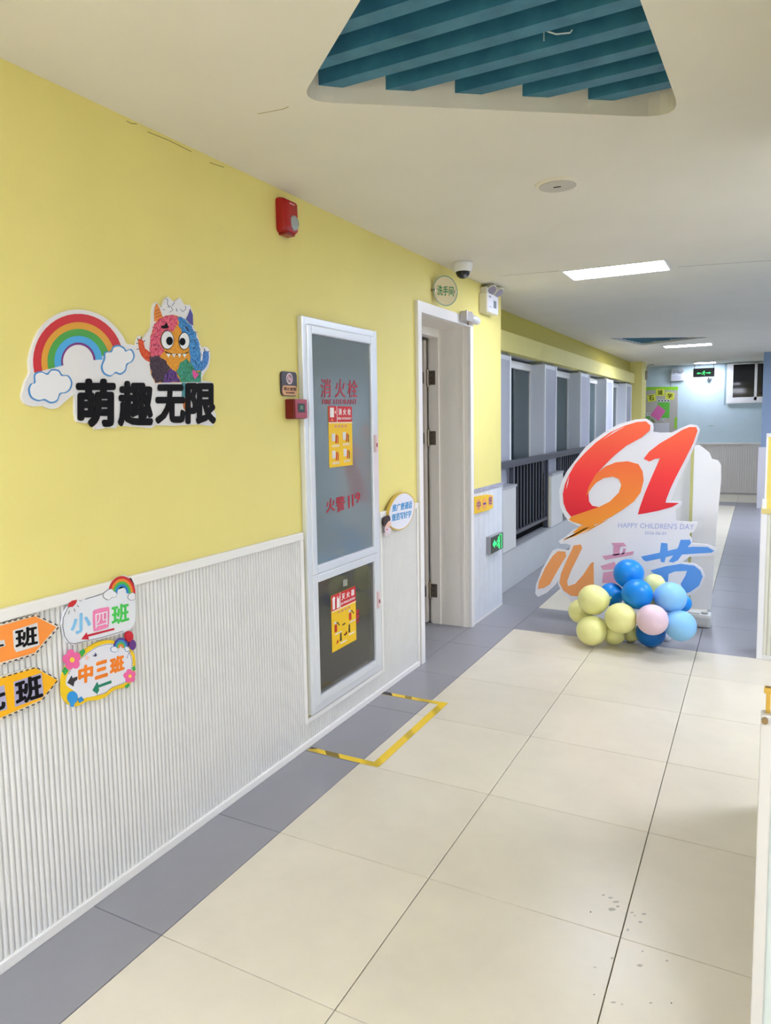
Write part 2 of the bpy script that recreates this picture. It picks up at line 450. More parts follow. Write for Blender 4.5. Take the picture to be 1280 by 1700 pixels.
for n_, (y0, y1, z0, z1) in enumerate(((-4.5, TY0-.02, .03, WZ), (TY0-.02, TY1+.02, .03, TZ-.02), (TY1+.02, 1.88, .03, WZ))):
    bm = bmesh.new(); ribs(bm, y0, y1, z0, z1); obj('wainscot_panel', bm, WAIN, wl)
bm = bmesh.new()
box(bm, 0, .02, -4.5, TY0, WZ, WZ+.034, bev=.004)
t1 = obj('trim_1', bm, TRIM); tag(t1, kind='structure')
t2 = obj('trim_2', bx(0, .02, TY1, 1.888, WZ, WZ+.034, bev=.004), TRIM); tag(t2, kind='structure')
bm = bmesh.new()
box(bm, 0, .018, TY0-.022, TY0, TZ-.02, WZ, bev=.003); box(bm, 0, .018, TY1, TY1+.022, TZ-.02, WZ, bev=.003); box(bm, 0, .018, TY0, TY1, TZ-.022, TZ, bev=.003)
t3 = obj('trim_3', bm, TRIM); tag(t3, kind='structure')
t4 = obj('trim_4', bx(0, .018, 1.868, 1.888, .03, WZ, bev=.003), TRIM); tag(t4, kind='structure')
bl = obj('baseboard_left', bx(0, .018, -4.5, 1.89, 0, .03, bev=.003), TRIM); tag(bl, kind='structure')
# boards past the door
yb = [2.862 + i*.1113 for i in range(7)]
for i in range(6): obj('wainscot_board', bx(0, .012, yb[i]+.0012, yb[i+1]-.0012, .012, .965, bev=.002), mat('board_white', (226, 230, 236), .4, var=.03, vscale=9), wl)
obj('patterned_strip', bx(0, .016, 2.862, YE, .965, .995), mat('strip_grey', (200, 200, 212), .5, var=.35, vscale=70, var_rgb=(120, 120, 140)), wl)
obj('corner_trim', bx(0, .014, YE-.008, YE, 0, .965), mat('trim_grey', (176, 178, 184), .5), wl)
b2 = obj('baseboard_left_far', bx(0, .014, 2.862, YE, 0, .012), TRIM); tag(b2, kind='structure')
# hairline cracks along the ceiling edge
CRK = mat('crack', (170, 156, 88), .9)
for pts in ([(210, 201), (218, 205), (227, 206)], [(245, 219), (280, 233), (318, 252)], [(348, 270), (372, 278)], [(428, 189), (470, 181), (479, 177)]):
    pl = LW if pts[0][0] != 428 else Pl('Z', HC)
    obj('crack', pp(stroke([pl.U(*p) for p in pts], .003), pl, -.001, .0006), CRK, wl if pl is LW else ceil)

# ------------------------------------------------------------------ hydrant cabinet
cab = empty('hydrant_cabinet', (0, 1.01, CZ0), 'tall white aluminium fire hydrant cabinet with two glass doors set in the yellow wall', 'hydrant cabinet')
IN = mat('cabinet_inside', (232, 234, 230), .6)
bm = bmesh.new()
D = -.26
for a in ((D-.01, D, CY0, CY1, CZ0, CZ1), (D, -.001, CY0, CY0+.006, CZ0, CZ1), (D, -.001, CY1-.006, CY1, CZ0, CZ1), (D, -.001, CY0, CY1, CZ0, CZ0+.006), (D, -.001, CY0, CY1, CZ1-.006, CZ1), (D, -.02, CY0, CY1, .79, .805)): box(bm, *a)
obj('inner_case', bm, IN, cab)
bm = bmesh.new(); fo = .006
Y0, Y1, Z0, Z1 = .655, 1.365, .145, 1.965
for a in ((.0, .0265, Y0, Y0+.034, Z0, Z1), (0, .0265, Y1-.034, Y1, Z0, Z1), (0, .026, Y0+.0335, Y1-.0335, Z1-.034, Z1), (0, .026, Y0+.0335, Y1-.0335, Z0, Z0+.034)): box(bm, *a, bev=.004)
obj('outer_frame', bm, ALU, cab)
GU = glass('upper_pane', (205, 218, 222), 0, .55, (160, 174, 180), .05, 1.7)
GL = glass('lower_pane', (236, 236, 232), 0, .24, (146, 144, 136), .05, 1.5)
def leaf(z0, z1, gm, hz):
    bm = bmesh.new(); a, b = Y0+.0335, Y1-.0335; w_ = .040
    for q in ((.004, .032, a, a+w_, z0, z1), (.004, .032, b-w_, b, z0, z1), (.004, .032, a+w_, b-w_, z1-w_, z1), (.004, .032, a+w_, b-w_, z0, z0+w_)): box(bm, *q, bev=.006)
    dr = obj('door', bm, ALU, cab)
    obj('pane', bx(.012, .018, a+w_-.004, b-w_+.004, z0+w_-.004, z1-w_+.004), gm, dr)
    lt = obj('latch', bx(.03, .044, b-.03, b-.008, hz-.045, hz+.045, bev=.003), mat('latch_pink', (232, 205, 205), .35), dr)
    obj('lock', bx(.043, .046, b-.024, b-.014, hz-.018, hz+.002), REDP, dr)
    return dr
du = leaf(.7975, Z1-.033, GU, 1.38)
dl = leaf(Z0+.033, .797, GL, .545)
# red lettering on the panes (serif characters)
GR = mat('red_lettering', (178, 26, 48), .4)
GP = Pl('L', .018)
for ch, (u0, u1, v0, v1) in zip('消火栓', ((532, 549, 629, 660), (556, 573, 629, 660), (577, 593, 631, 660))):
    text('lettering', ch, pq(GP, (u0, v1), (u1, v1), (u1, v0), (u0, v0)), GP, .001, GR, du, .006)
text('lettering', 'FIRE HYDRANT', pq(GP, (535, 671), (592, 671), (592, 663), (535, 663)), GP, .001, GR, du, .0)
for ch, bl_, br_, tr_, tl_ in (('火', (541, 852), (556, 848), (556, 825), (541, 829)), ('警', (558, 852), (573, 845), (572, 822), (557, 826)), ('1', (578.2, 844), (580.6, 843), (579.8, 822), (577.4, 823)), ('1', (584.6, 841), (587, 840), (586.2, 820), (583.8, 821)), ('9', (590, 837), (598, 832), (597, 816), (589, 819))):
    text('lettering', ch, pq(GP, bl_, br_, tr_, tl_), GP, .001, GR, du, .01)
text('lettering', '1', pq(GP, (569, 974), (576, 972), (576, 961), (569, 963)), GP, .001, flat((150, 152, 140)), dl, .0)
for i, ch in enumerate('119'):
    text('lettering', ch, pq(GP, (590.5, 1020+i*8), (595.5, 1018+i*8), (595.5, 1011+i*8), (590.5, 1013+i*8)), GP, .001, GR, dl, .01)
# posters on the panes
PY_ = flat((242, 196, 12)); PR_ = flat((200, 16, 28)); PW_ = flat((240, 236, 232))
def poster(root_label, y0, y1, z0, z1, zh, title, sub, kind):
    ps = Pl('L', .0185)
    root = obj('instruction_poster', pp(rq(y0, z0, y1, z1), ps, 0, .002), PY_); tag(root, root_label, 'poster')
    obj('header', pp(rq(y0, zh, y1, z1), ps, .002, .003), PR_, root)
    w_ = y1-y0; hx = y0+.34*w_
    obj('divider', pp(rq(hx, zh, hx+.004, z1), ps, .003, .0036), PW_, root)
    obj('rule', pp(rq(y0, zh-.006, y1, zh), ps, .003, .0036), flat((245, 225, 190)), root)
    if kind == 1:
        obj('cabinet_icon', pp(rq(y0+.06*w_, zh+.3*(z1-zh), y0+.22*w_, zh+.9*(z1-zh)), ps, .003, .0038), PW_, root)
        obj('arrow_icon', pp([(y0+.3*w_, zh+.5*(z1-zh)), (y0+.3*w_, zh+.75*(z1-zh)), (y0+.24*w_, zh+.62*(z1-zh))], ps, .003, .0038), flat((250, 200, 170)), root)
        obj('flame_icon', pp([(y0+.08*w_, zh+.08*(z1-zh)), (y0+.2*w_, zh+.08*(z1-zh)), (y0+.17*w_, zh+.2*(z1-zh)), (y0+.13*w_, zh+.25*(z1-zh))], ps, .003, .0038), flat((240, 130, 60)), root)
    else:
        obj('extinguisher_icon', pp([(y0+.04*w_, zh+.08*(z1-zh)), (y0+.13*w_, zh+.08*(z1-zh)), (y0+.13*w_, zh+.7*(z1-zh)), (y0+.15*w_, zh+.8*(z1-zh)), (y0+.1*w_, zh+.92*(z1-zh)), (y0+.03*w_, zh+.8*(z1-zh)), (y0+.04*w_, zh+.65*(z1-zh))], ps, .003, .0038), PW_, root)
        obj('flame_icon', pp([(y0+.2*w_, zh+.06*(z1-zh)), (y0+.32*w_, zh+.06*(z1-zh)), (y0+.31*w_, zh+.85*(z1-zh)), (y0+.27*w_, zh+.6*(z1-zh)), (y0+.22*w_, zh+.88*(z1-zh))], ps, .003, .0038), PW_, root)
    for i, ch in enumerate(title):
        a = hx + (.10+.3*i)*(y1-hx); text('lettering', ch, rq(a, zh+.44*(z1-zh), a+.21*(y1-hx), zh+.85*(z1-zh)), ps, .003, PW_, root, .02)
    if sub: text('lettering', sub, rq(hx+.06*(y1-hx), zh+.15*(z1-zh), y1-.05*(y1-hx), zh+.3*(z1-zh)), ps, .003, PW_, root, 0)
    H = zh-z0; RD = flat((196, 40, 20)); DK = flat((70, 50, 30)); PK = flat((216, 150, 110)); GYm = flat((225, 220, 222))
    for i in range(4): obj('caption', pp(rq(y0+(.25+.14*i)*w_, z0+.88*H, y0+(.34+.14*i)*w_, z0+.93*H), ps, .002, .0026), PK, root)
    cells = ((.12, .58), (.58, .60), (.12, .2), (.6, .22)) if kind == 1 else ((.1, .46), (.7, .58), (.3, .18), (.66, .28))
    for i, (a, b) in enumerate(cells):
        if kind == 1:
            ax, bz = y0+a*w_, z0+b*H
            obj('step_box', pp(rq(ax, bz, ax+.13*w_, bz+.17*H), ps, .002, .003), GYm, root)
            obj('step_figure', pp([(ax+.14*w_, bz-.05*H), (ax+.19*w_, bz-.05*H), (ax+.22*w_, bz+.15*H), (ax+.17*w_, bz+.13*H)], ps, .002, .003), RD, root)
            obj('step_figure', pp([(ax+.23*w_, bz-.06*H), (ax+.26*w_, bz-.06*H), (ax+.27*w_, bz+.1*H), (ax+.24*w_, bz+.12*H)], ps, .002, .003), DK if i % 2 else RD, root)
            for k in range(2): obj('caption', pp(rq(ax, bz-(.1+.03*k)*H, ax+.3*w_, bz-(.085+.03*k)*H), ps, .002, .0026), GYm, root)
        else:
            ax, bz = y0+a*w_, z0+b*H
            if i < 2:
                obj('step_figure', pp([(ax, bz), (ax+.1*w_, bz), (ax+.1*w_, bz+.16*H), (ax+.05*w_, bz+.19*H), (ax, bz+.16*H)], ps, .002, .003), RD, root)
                obj('step_figure', pp(stroke([(ax+.05*w_, bz+.2*H), (ax+.12*w_, bz+.22*H), (ax+.2*w_, bz+.12*H)], .006), ps, .002, .003), DK, root)
                obj('step_box', pp(ell(ax+.03*w_, bz+.23*H, .05*w_, .03*H, 10), ps, .003, .0034), GYm, root)
            else:
                obj('step_figure', pp([(ax, bz), (ax+.08*w_, bz), (ax+.07*w_, bz+.2*H), (ax+.02*w_, bz+.2*H)], ps, .002, .003), DK, root)
                obj('step_figure', pp([(ax-.15*w_, bz-.02*H), (ax-.05*w_, bz), (ax-.08*w_, bz+.08*H)], ps, .002, .003), RD, root)
            obj('caption', pp(rq(ax+.02*w_, bz-.07*H, ax+.28*w_, bz-.04*H), ps, .002, .0026), GYm, root)
    if kind == 2:
        for (a, b) in ((.42, .55), (.48, .28)): obj('arrow_icon', pp(stroke([(y0+a*w_, z0+b*H), (y0+(a+.12)*w_, z0+(b+.01)*H)], .007), ps, .002, .003), DK, root)
    return root
def pxr(pl, u0, v0, u1, v1):
    a = pl.U(u0, v0); b = pl.U(u1, v1); return a, b
a = GP.U(544, 674); b = GP.U(585, 772); c = GP.U(545, 701)
poster('yellow instruction poster with red fire hydrant header on the upper glass pane', a[0], b[0], b[1], a[1], c[1], '消火栓', 'FIRE HYDRANT', 1)
a = GP.U(549, 988); b = GP.U(591, 1060); c = GP.U(549, 1014)
poster('yellow instruction poster with red extinguisher header on the lower glass pane', a[0], b[0], b[1]-.005, a[1]-.005, c[1]-.005, '灭火器', 'EXTINGUISHER', 2)
# things inside the cabinet
def extinguisher(y, lab, rgb=(200, 40, 40)):
    r = empty('fire_extinguisher', (-.13, y, CZ0+.006), lab, 'fire extinguisher', 'extinguishers in the hydrant cabinet')
    z = CZ0+.006; pr = [(0, .055), (.01, .062), (.33, .062), (.37, .05), (.40, .02), (.43, .018)]
    obj('cylinder', tube(bmesh.new(), [(-.13, y, z+p[0]) for p in pr], [p[1] for p in pr], 20), mat('ext_red', rgb, .3), r, smooth=True)
    obj('handle', bx(-.14, -.06, y-.012, y+.012, z+.44, z+.455, bev=.003), BLK, r)
    obj('valve', tube(bmesh.new(), [(-.13, y, z+.42), (-.13, y, z+.46)], .014, 10), METAL, r)
    obj('hose', tube(bmesh.new(), [(-.13, y, z+.44), (-.09, y+.05, z+.43), (-.075, y+.07, z+.3), (-.08, y+.07, z+.12)], .009, 8), BLK, r, smooth=True)
    obj('band', tube(bmesh.new(), [(-.13, y, z+.13), (-.13, y, z+.24)], .0635, 20), mat('ext_label', (150, 205, 200), .5), r, smooth=True)
extinguisher(1.0, 'red fire extinguisher with pale green label, left one behind lower glass')
extinguisher(1.25, 'red fire extinguisher with pale green label, right one behind lower glass')
hr = empty('fire_hose', (-.13, 1.02, 1.2), 'rolled pale fire hose hanging behind the upper cabinet glass', 'fire hose')
bm = bmesh.new()
sp = [(-.13, 1.02+(.03+.011*t/8)*math.cos(t*math.pi/8), 1.15+(.03+.011*t/8)*math.sin(t*math.pi/8)) for t in range(8*2*9)]
for k in range(len(sp)-1):
    pass
tube(bm, sp, .007, 6); obj('hose_coil', bm, mat('hose_canvas', (205, 220, 216), .8), hr)
obj('nozzle', tube(bmesh.new(), [(-.13, 1.15, 1.15), (-.10, 1.16, .95), (-.09, 1.16, .84)], [.02, .016, .012], 12), METAL, hr)
obj('hanger', bx(-.26, -.115, 1.0, 1.04, 1.29, 1.31), METAL, hr)
vb = obj('folded_bag', smooth_bm if False else bx(-.22, -.05, 1.14, 1.30, .806, .96, bev=.03), mat('blue_cloth', (70, 120, 190), .7)); tag(vb, 'blue folded bag lying behind the bottom corner of the upper glass', 'bag')

# ------------------------------------------------------------------ door
dr = empty('door_1', (0, 2.38, 0), kind='structure')
bm = bmesh.new()
for a in ((0, .022, DY0-.05, DY0+.004, 0, DZ+.062), (0, .022, DY1-.012, DY1+.045, 0, DZ+.062), (0, .0215, DY0+.0035, DY1-.0115, DZ-.004, DZ+.062)): box(bm, *a, bev=.003)
obj('door_casing', bm, CASE, dr)
bm = bmesh.new()
for a in ((-.30, -.0, DY1-.012, DY1+.012, 0, DZ), (-.30, 0, DY0-.012, DY0+.012, 0, DZ), (-.30, 0, DY0, DY1, DZ-.006, DZ+.012)): box(bm, *a)
box(bm, -.05, -.03, DY1-.016, DY1-.01, 0, DZ-.006)
obj('door_jamb', bm, CREAM, dr)
bm = bmesh.new()
box(bm, -.285, -.215, DY1-.026, DY1-.012, 0, DZ-.05, bev=.003); box(bm, -.285, -.215, DY0+.012, DY0+.026, 0, DZ-.05, bev=.003); box(bm, -.285, -.215, DY0+.012, DY1-.012, DZ-.06, DZ-.006, bev=.003)
obj('door_stop', bm, CREAM, dr)
lf = obj('door_leaf', bx(-1.12, -.306, DY1-.066, DY1-.018, .012, DZ-.07, bev=.012), mat('leaf_cream', (206, 196, 184), .4), dr)
for z in (1.80, 1.37, .25):
    bm = bmesh.new(); tube(bm, [(-.30, DY1-.028, z-.06), (-.30, DY1-.028, z+.06)], .009, 10)
    for k in (-.045, .045): tube(bm, [(-.30, DY1-.028, z+k-.014), (-.30, DY1-.028, z+k+.014)], .011, 10)
    box(bm, -.29, -.24, DY1-.0285, DY1-.026, z-.05, z+.05)
    box(bm, -.34, -.306, DY1-.078, DY1-.0745, z-.04, z+.04)
    hg = obj('hinge', bm, METAL, dr)
    obj('hinge_screws', (lambda b: [box(b, -.272, -.264, DY1-.0305, DY1-.028, z+k-.004, z+k+.004) for k in (-.035, 0, .035)] and b)(bmesh.new()), mat('screw_dark', (60, 54, 46), .4, metal=.6), hg)
obj('threshold_edge', bx(-.34, -.28, DY0, DY1, 0, .004), mat('sill_grey', (150, 150, 150), .5), dr)
# restroom shell behind
bm = bmesh.new()
box(bm, -1.7, -1.65, 1.4, 3.4, 0, HC); box(bm, -1.65, -.30, 1.38, 1.42, 0, HC); box(bm, -1.65, -.30, 3.36, 3.4, 0, HC); box(bm, -1.65, -.30, 1.42, 3.36, HC-.05, HC)
box(bm, -.33, -.30, 2.83, 3.36, 0, HC); box(bm, -.33, -.30, 1.42, 1.94, 0, HC); box(bm, -.33, -.30, 1.94, 2.83, DZ+.02, HC)
wr = obj('wall_restroom', bm, mat('restroom_wall', (225, 222, 212), .6)); tag(wr, kind='structure')
# door closer body on the casing
dc = empty('door_closer', (0.03, 2.69, 2.18), 'small grey metal closer bracket on top corner of the white door frame', 'door closer')
c0 = LW.U(756, 525); c1 = LW.U(782, 527)
yc0, yc1, zc = c0[0]+.02, c1[0]-.02, 2.185
obj('body', bx(.022, .075, yc0, yc0+.12, zc-.03, zc+.035, bev=.008), mat('closer_grey', (196, 192, 192), .35, metal=.3), dc)
obj('cap', tube(bmesh.new(), [(.05, yc0+.12, zc), (.05, yc0+.2, zc-.002), (.05, yc0+.26, zc-.004), (.05, yc0+.275, zc-.004)], [.027, .03, .028, .016], 14), mat('closer_light', (226, 226, 230), .35, metal=.2), dc, smooth=True)
obj('spindle', tube(bmesh.new(), [(.05, yc0+.1, zc-.03), (.05, yc0+.1, zc-.048)], .012, 10), METAL, dc)
for k in (.06, .15): obj('screw', tube(bmesh.new(), [(.05, yc0+k, zc+.02), (.05, yc0+k, zc+.045)], .009, 8), METAL, dc)

# ------------------------------------------------------------------ window recess
WX = -.10; CXF = -.19; GX = -.345
YR = 11.69
bm = bmesh.new()
box(bm, -.20, WX, YE, YR, 0, .34)
box(bm, -.5, -.26, YE, YR, 2.09, HC)
box(bm, -.5, -.20, YE, YR, 0, .30)
ww = obj('wall_window', bm, mat('parapet_grey', (206, 207, 208), .5, var=.02)); tag(ww, kind='structure')
obj('upper_panel', bx(-.262, -.255, YE, YR, 2.09, HC), mat('shaded_yellow', (206, 190, 84), .65), ww)  # wall yellow darkened in its colour for the shade above the beam
obj('parapet_ledge', bx(-.20, WX+.006, YE, YR, .34, .352), mat('ledge_grey', (176, 178, 182), .5), ww)
obj('beam', bx(-.26, -.165, YE, YR, 2.09, 2.262), YEL, ww)
obj('return_wall', bx(-.5, -T, YE-.11, YE-.0, 0, HC), YEL, ww)
PIERS = [(3.53, 4.26), (5.53, 6.03), (7.29, 7.8), (9.04, 9.56), (10.84, 11.36)]
COLS = [(3.53, 4.38), (5.56, 6.06), (7.29, 7.84), (9.04, 9.59), (10.86, 11.42)]
COLW = mat('column_white', (222, 225, 232), .45)
PIERW = mat('pier_white', (222, 222, 220), .45)
for (y0, y1) in PIERS:
    p = obj('pier', bx(-.20, WX+.004, y0, y1, .352, .895), PIERW, ww)
    obj('pier_cap', bx(-.205, WX+.012, y0-.008, y1+.008, .895, .918, bev=.003), mat('ledge_grey', (176, 178, 182), .5), p)
    if y0 > 4:
        obj('near_face', bx(-.20, WX-.005, y0-.006, y0, .36, .89), mat('near_cream', (230, 224, 200), .5), p)
for (y0, y1) in COLS:
    c = obj('column', bx(-.5, CXF, y0, y1, .352, 2.06), COLW, ww)
    obj('column_head', bx(-.5, CXF-.02, y0, y1, 2.06, 2.09), mat('head_grey', (150, 150, 130), .6), c)
    for k in (y0, y1-.03):
        obj('edge_strip', bx(CXF, CXF+.012, k, k+.03, .352, 2.06), mat('edge_white', (244, 245, 250), .4), c)
    obj('front_panel', bx(CXF, CXF+.004, y0+.03, y1-.03, .352, 2.02), mat('panel_grey', (176, 178, 190), .5), c)
obj('pillar', bx(-.5, -.05, YR, 12.235, 0, HC), YEL, ww)
PANE = glass('window_glass', (120, 150, 155), 0, .45, (100, 128, 132), .02, 1.9)
edges = [(a[1], b[0]) for a, b in zip(COLS, COLS[1:])] + [(COLS[-1][1], YR)]
for i, (y0, y1) in enumerate(edges):
    wn = empty('window_%d' % (i+1), (GX, (y0+y1)/2, .35), kind='structure')
    bm = bmesh.new()
    for a in ((GX-.03, GX+.03, y0, y1, 1.99, 2.06), (GX-.03, GX+.02, y0, y0+.015, .352, 1.99), (GX-.03, GX+.012, y1-.015, y1, .352, 1.99), (GX-.03, GX+.02, y0+.015, y1-.015, .352, .39)): box(bm, *a)
    obj('window_frame', bm, CASE, wn)
    obj('pane', bx(GX-.006, GX, y0+.015, y1-.015, .39, 1.99), PANE, wn)
    obj('mullion', bx(GX-.012, GX+.012, (y0+y1)/2-.012, (y0+y1)/2+.012, .39, 1.99), mat('mullion_dark', (50, 62, 66), .4), wn)
out = obj('wall_courtyard', bx(-3.2, -3.1, 2.5, 14, -.1, 3.2), mat('night_wall', (60, 66, 70), .8)); tag(out, kind='structure')
# railing
ra = empty('window_railing', (-.145, 7.6, .35), 'long charcoal metal railing with vertical bars in front of the windows', 'railing')
obj('handrail', bx(-.172, -.118, YE+.002, YR-.002, 1.068, 1.128, bev=.006), RAIL, ra)
for (y0, y1) in [(a[1], b[0]) for a, b in zip(PIERS, PIERS[1:])] + [(PIERS[-1][1], YR)]:
    obj('bottom_rail', bx(-.162, -.128, y0+.002, y1-.002, .44, .472), RAIL, ra)
    obj('foot_post', bx(-.165, -.125, y1-.05, y1-.012, .352, 1.07), RAIL, ra)
    obj('foot_post', bx(-.165, -.125, y0+.012, y0+.05, .352, 1.07), RAIL, ra)
    n = 11
    for k in range(n):
        yk = y0+.05+(y1-y0-.1)*(k+.5)/n
        obj('baluster', bx(-.149, -.141, yk-.012, yk+.012, .472, 1.07), BAL, ra)
    obj('night_gap_sheet', bx(-.196, -.19, y0+.002, y1-.002, .36, 1.07), mat('night_black', (6, 7, 12), .9, spec=.1), ra)  # added black sheet standing in for the night darkness between the bars

# ------------------------------------------------------------------ far end wall, right side
bm = bmesh.new(); box(bm, -.6, 4.7, YEND, YEND+.1, 0, HC)
we = obj('wall_far', bm, BLUEW); tag(we, kind='structure')
EW = Pl('Y', YEND)
obj('wainscot_panel', (lambda b: (ribs(b, -.5, 4.6, .03, .95, pitch=.04, h=.006, axis='x', sgn=-1, base=YEND), b)[1])(bmesh.new()), mat('far_wainscot', (222, 216, 210), .5), we)
obj('wainscot_cap', bx(-.5, 4.6, YEND-.02, YEND, .95, .975), TRIM, we)
tf = obj('baseboard_far', bx(-.5, 4.6, YEND-.016, YEND, 0, .03), mat('base_grey', (170, 168, 164), .5)); tag(tf, kind='structure')
# far window (dark night glass)
wn = empty('window_6', (1.6, YEND, 1.7), kind='structure')
a = EW.U(1208, 607); b = EW.U(1263, 664)
wx0, wz0, wx1, wz1 = a[0]-.0, b[1]-.0, 2.0, HC-.02
bm = bmesh.new()
for q in ((wx0, wx0+.10, YEND-.03, YEND, wz0, wz1), (wx0+.1, wx1, YEND-.03, YEND, wz0, wz0+.06), (wx0+.10, wx1, YEND-.03, YEND, wz1-.02, wz1), (1.70, 1.745, YEND-.03, YEND, wz0, wz1)): box(bm, *q)
obj('window_frame', bm, CASE, wn)
obj('sill', bx(wx0, wx1, YEND-.05, YEND, wz0-.05, wz0), CASE, wn)
obj('pane', bx(wx0+.08, wx1, YEND-.012, YEND-.006, wz0+.04, wz1), mat('night_pane', (14, 16, 20), .04, spec=.6), wn)
obj('side_strip', bx(wx0-.045, wx0-.02, YEND-.012, YEND, wz0-.08, wz1), mat('strip_teal', (150, 172, 176), .5), wn)
# right block with fluted panel and yellow board
wri = obj('wall_right', bx(1.832, 2.3, 2.892, 3.12, 0, .90), mat('right_cream', (224, 222, 214), .5)); tag(wri, kind='structure')
obj('wainscot_panel', (lambda b: (ribs(b, 1.858, 2.3, .03, .90, pitch=.022, h=.008, axis='x', sgn=-1, base=2.892), b)[1])(bmesh.new()), mat('right_wain', (222, 220, 206), .45), wri)
obj('edge_trim', bx(1.828, 1.86, 2.878, 3.125, .0, .90, bev=.003), mat('right_edge', (236, 236, 238), .4), wri)
obj('base_strip', bx(1.86, 2.3, 2.878, 2.892, 0, .03), WAIN, wri)
obj('cap_strip', bx(1.83, 2.3, 2.876, 3.13, .90, .93), mat('cap_yellow', (222, 205, 130), .5), wri)
yb_ = obj('display_board', bx(1.853, 2.3, 2.90, 2.94, .93, 1.36), mat('board_yellow', (236, 214, 110), .5)); tag(yb_, 'yellow board with a white edge standing on the right partition', 'board')
obj('white_edge', bx(1.843, 1.853, 2.895, 2.945, .95, 1.38), WHITE, yb_)
obj('white_foot', bx(1.832, 1.856, 2.885, 2.95, .93, .985), WHITE, yb_)
obj('white_top', bx(1.85, 2.3, 2.895, 2.945, 1.36, 1.38), WHITE, yb_)
wrc = obj('wall_right_pillar', bx(1.835, 2.5, 11.1, 11.6, 0, HC), SLATE); tag(wrc, kind='structure')
obj('wainscot_panel', bx(1.80, 2.5, 11.085, 11.62, 0, .98, bev=.004), mat('pillar_wain', (206, 202, 206), .5), wrc)
bm = bmesh.new(); box(bm, 4.6, 4.7, 2.9, YEND, 0, HC); box(bm, 2.3, 4.7, 2.8, 2.9, 0, HC)
wlob = obj('wall_lobby', bm, BLUEW); tag(wlob, kind='structure')
bm = bmesh.new(); box(bm, 3.9, 4.0, -7.6, 2.8, 0, HC); box(bm, 1.95, 2.05, -.42, 1.05, 0, HC)  # second box: short unseen wall added to keep side-room light off the near floor
wrn = obj('wall_right_unseen', bm, mat('back_paint', (236, 234, 226), .6)); tag(wrn, kind='structure')
bm = bmesh.new(); box(bm, 0, 4.0, -7.6, -7.5, 0, HC)
wb = obj('wall_back', bm, mat('back_paint', (236, 234, 226), .6)); tag(wb, kind='structure')
# low glazed gate leaf at the right edge of the view
ga = empty('glazed_gate', (1.98, -.45, 0), 'low white framed gate leaf with frosted glass at right edge of the view', 'gate')
GYF, GXL, GZT = -.466, 1.8225, .90
bm = bmesh.new()
for q in ((GXL, GXL+.022, GYF, GYF+.03, 0, GZT), (2.10, 2.14, GYF, GYF+.03, 0, GZT), (GXL+.022, 2.10, GYF, GYF+.03, GZT-.05, GZT), (GXL+.022, 2.10, GYF, GYF+.03, 0, .06)): box(bm, *q, bev=.003)
obj('frame', bm, mat('gate_white', (206, 203, 198), .4), ga)
obj('pane', bx(GXL+.018, 2.104, GYF+.012, GYF+.018, .056, GZT-.046), mat('frosted_pane', (205, 214, 208), .3), ga)
obj('latch', bx(GXL+.008, GXL+.016, GYF+.012, GYF+.024, GZT-.01, GZT+.045), BRASS, ga)
obj('latch_arm', bx(GXL+.004, GXL+.04, GYF+.010, GYF+.026, GZT+.04, GZT+.052, bev=.002), BRASS, ga)
obj('knob', tube(bmesh.new(), [(GXL+.007, GYF, GZT-.010), (GXL+.007, GYF-.01, GZT-.010)], .006, 12), mat('knob_brown', (150, 125, 85), .35, metal=.6), ga)

# ------------------------------------------------------------------ ceiling / wall fittings
sp_ = empty('ceiling_speaker', (1.028, 1.11, HC), 'round white flush disc fitting in ceiling between grille and light panel', 'ceiling fitting')
obj('rim', tube(bmesh.new(), [(1.028, 1.11, HC), (1.028, 1.11, HC-.006), (1.028, 1.11, HC-.010)], [.092, .09, .078], 40), mat('speaker_rim', (232, 226, 208), .5), sp_)
obj('face', disc((1.028, 1.11, HC-.009), (0, 0, -1), .076, .004, 40), mat('speaker_face', (200, 196, 186), .6), sp_)
obj('slot', bx(1.012, 1.042, 1.106, 1.113, HC-.0145, HC-.0125), BLK, sp_)
# dome camera
dm = empty('dome_camera', (.145, 2.32, HC), 'white dome security camera with black lens on ceiling above the restroom sign', 'security camera')
obj('base', tube(bmesh.new(), [(.145, 2.32, HC), (.145, 2.32, HC-.012), (.145, 2.32, HC-.05), (.145, 2.32, HC-.058)], [.062, .063, .056, .05], 28), WHITE, dm, smooth=True)
pr = [(HC-.056 - .044*math.sin(t*math.pi/14), .044*math.cos(t*math.pi/14)+.001) for t in range(8)]
obj('lens_dome', tube(bmesh.new(), [(.145, 2.32, z) for z, r in pr], [r for z, r in pr], 24), mat('dome_black', (22, 20, 26), .12), dm, smooth=True)
obj('lens', tube(bmesh.new(), [(.17, 2.29, HC-.085), (.178, 2.28, HC-.096)], .012, 12), mat('lens_grey', (120, 120, 130), .2), dm)
# fire alarm sounder
al = empty('fire_alarm', (0, .59, 2.29), 'red wall alarm with clear strobe high on the yellow wall', 'fire alarm')
A0, A1, AZ0, AZ1 = .52, .622, 2.293, 2.437
bm = bmesh.new()
prof = rrect(A0, AZ0, A1, AZ1, .018)
rings = []
for sc, o in ((1, 0), (1, .012), (.97, .03), (.86, .046), (.6, .05)):
    cy_, cz_ = (A0+A1)/2, (AZ0+AZ1)/2
    rings.append([bm.verts.new((o, cy_+(p[0]-cy_)*sc, cz_+(p[1]-cz_)*sc + (0 if sc == 1 else -.004*o/.05))) for p in prof])
for r0, r1 in zip(rings, rings[1:]):
    for i in range(len(prof)): bm.faces.new((r0[i], r0[(i+1) % len(prof)], r1[(i+1) % len(prof)], r1[i]))
bm.faces.new(rings[-1]); bm.faces.new(rings[0][::-1])
obj('housing', bm, mat('alarm_red', (170, 8, 20), .25), al)
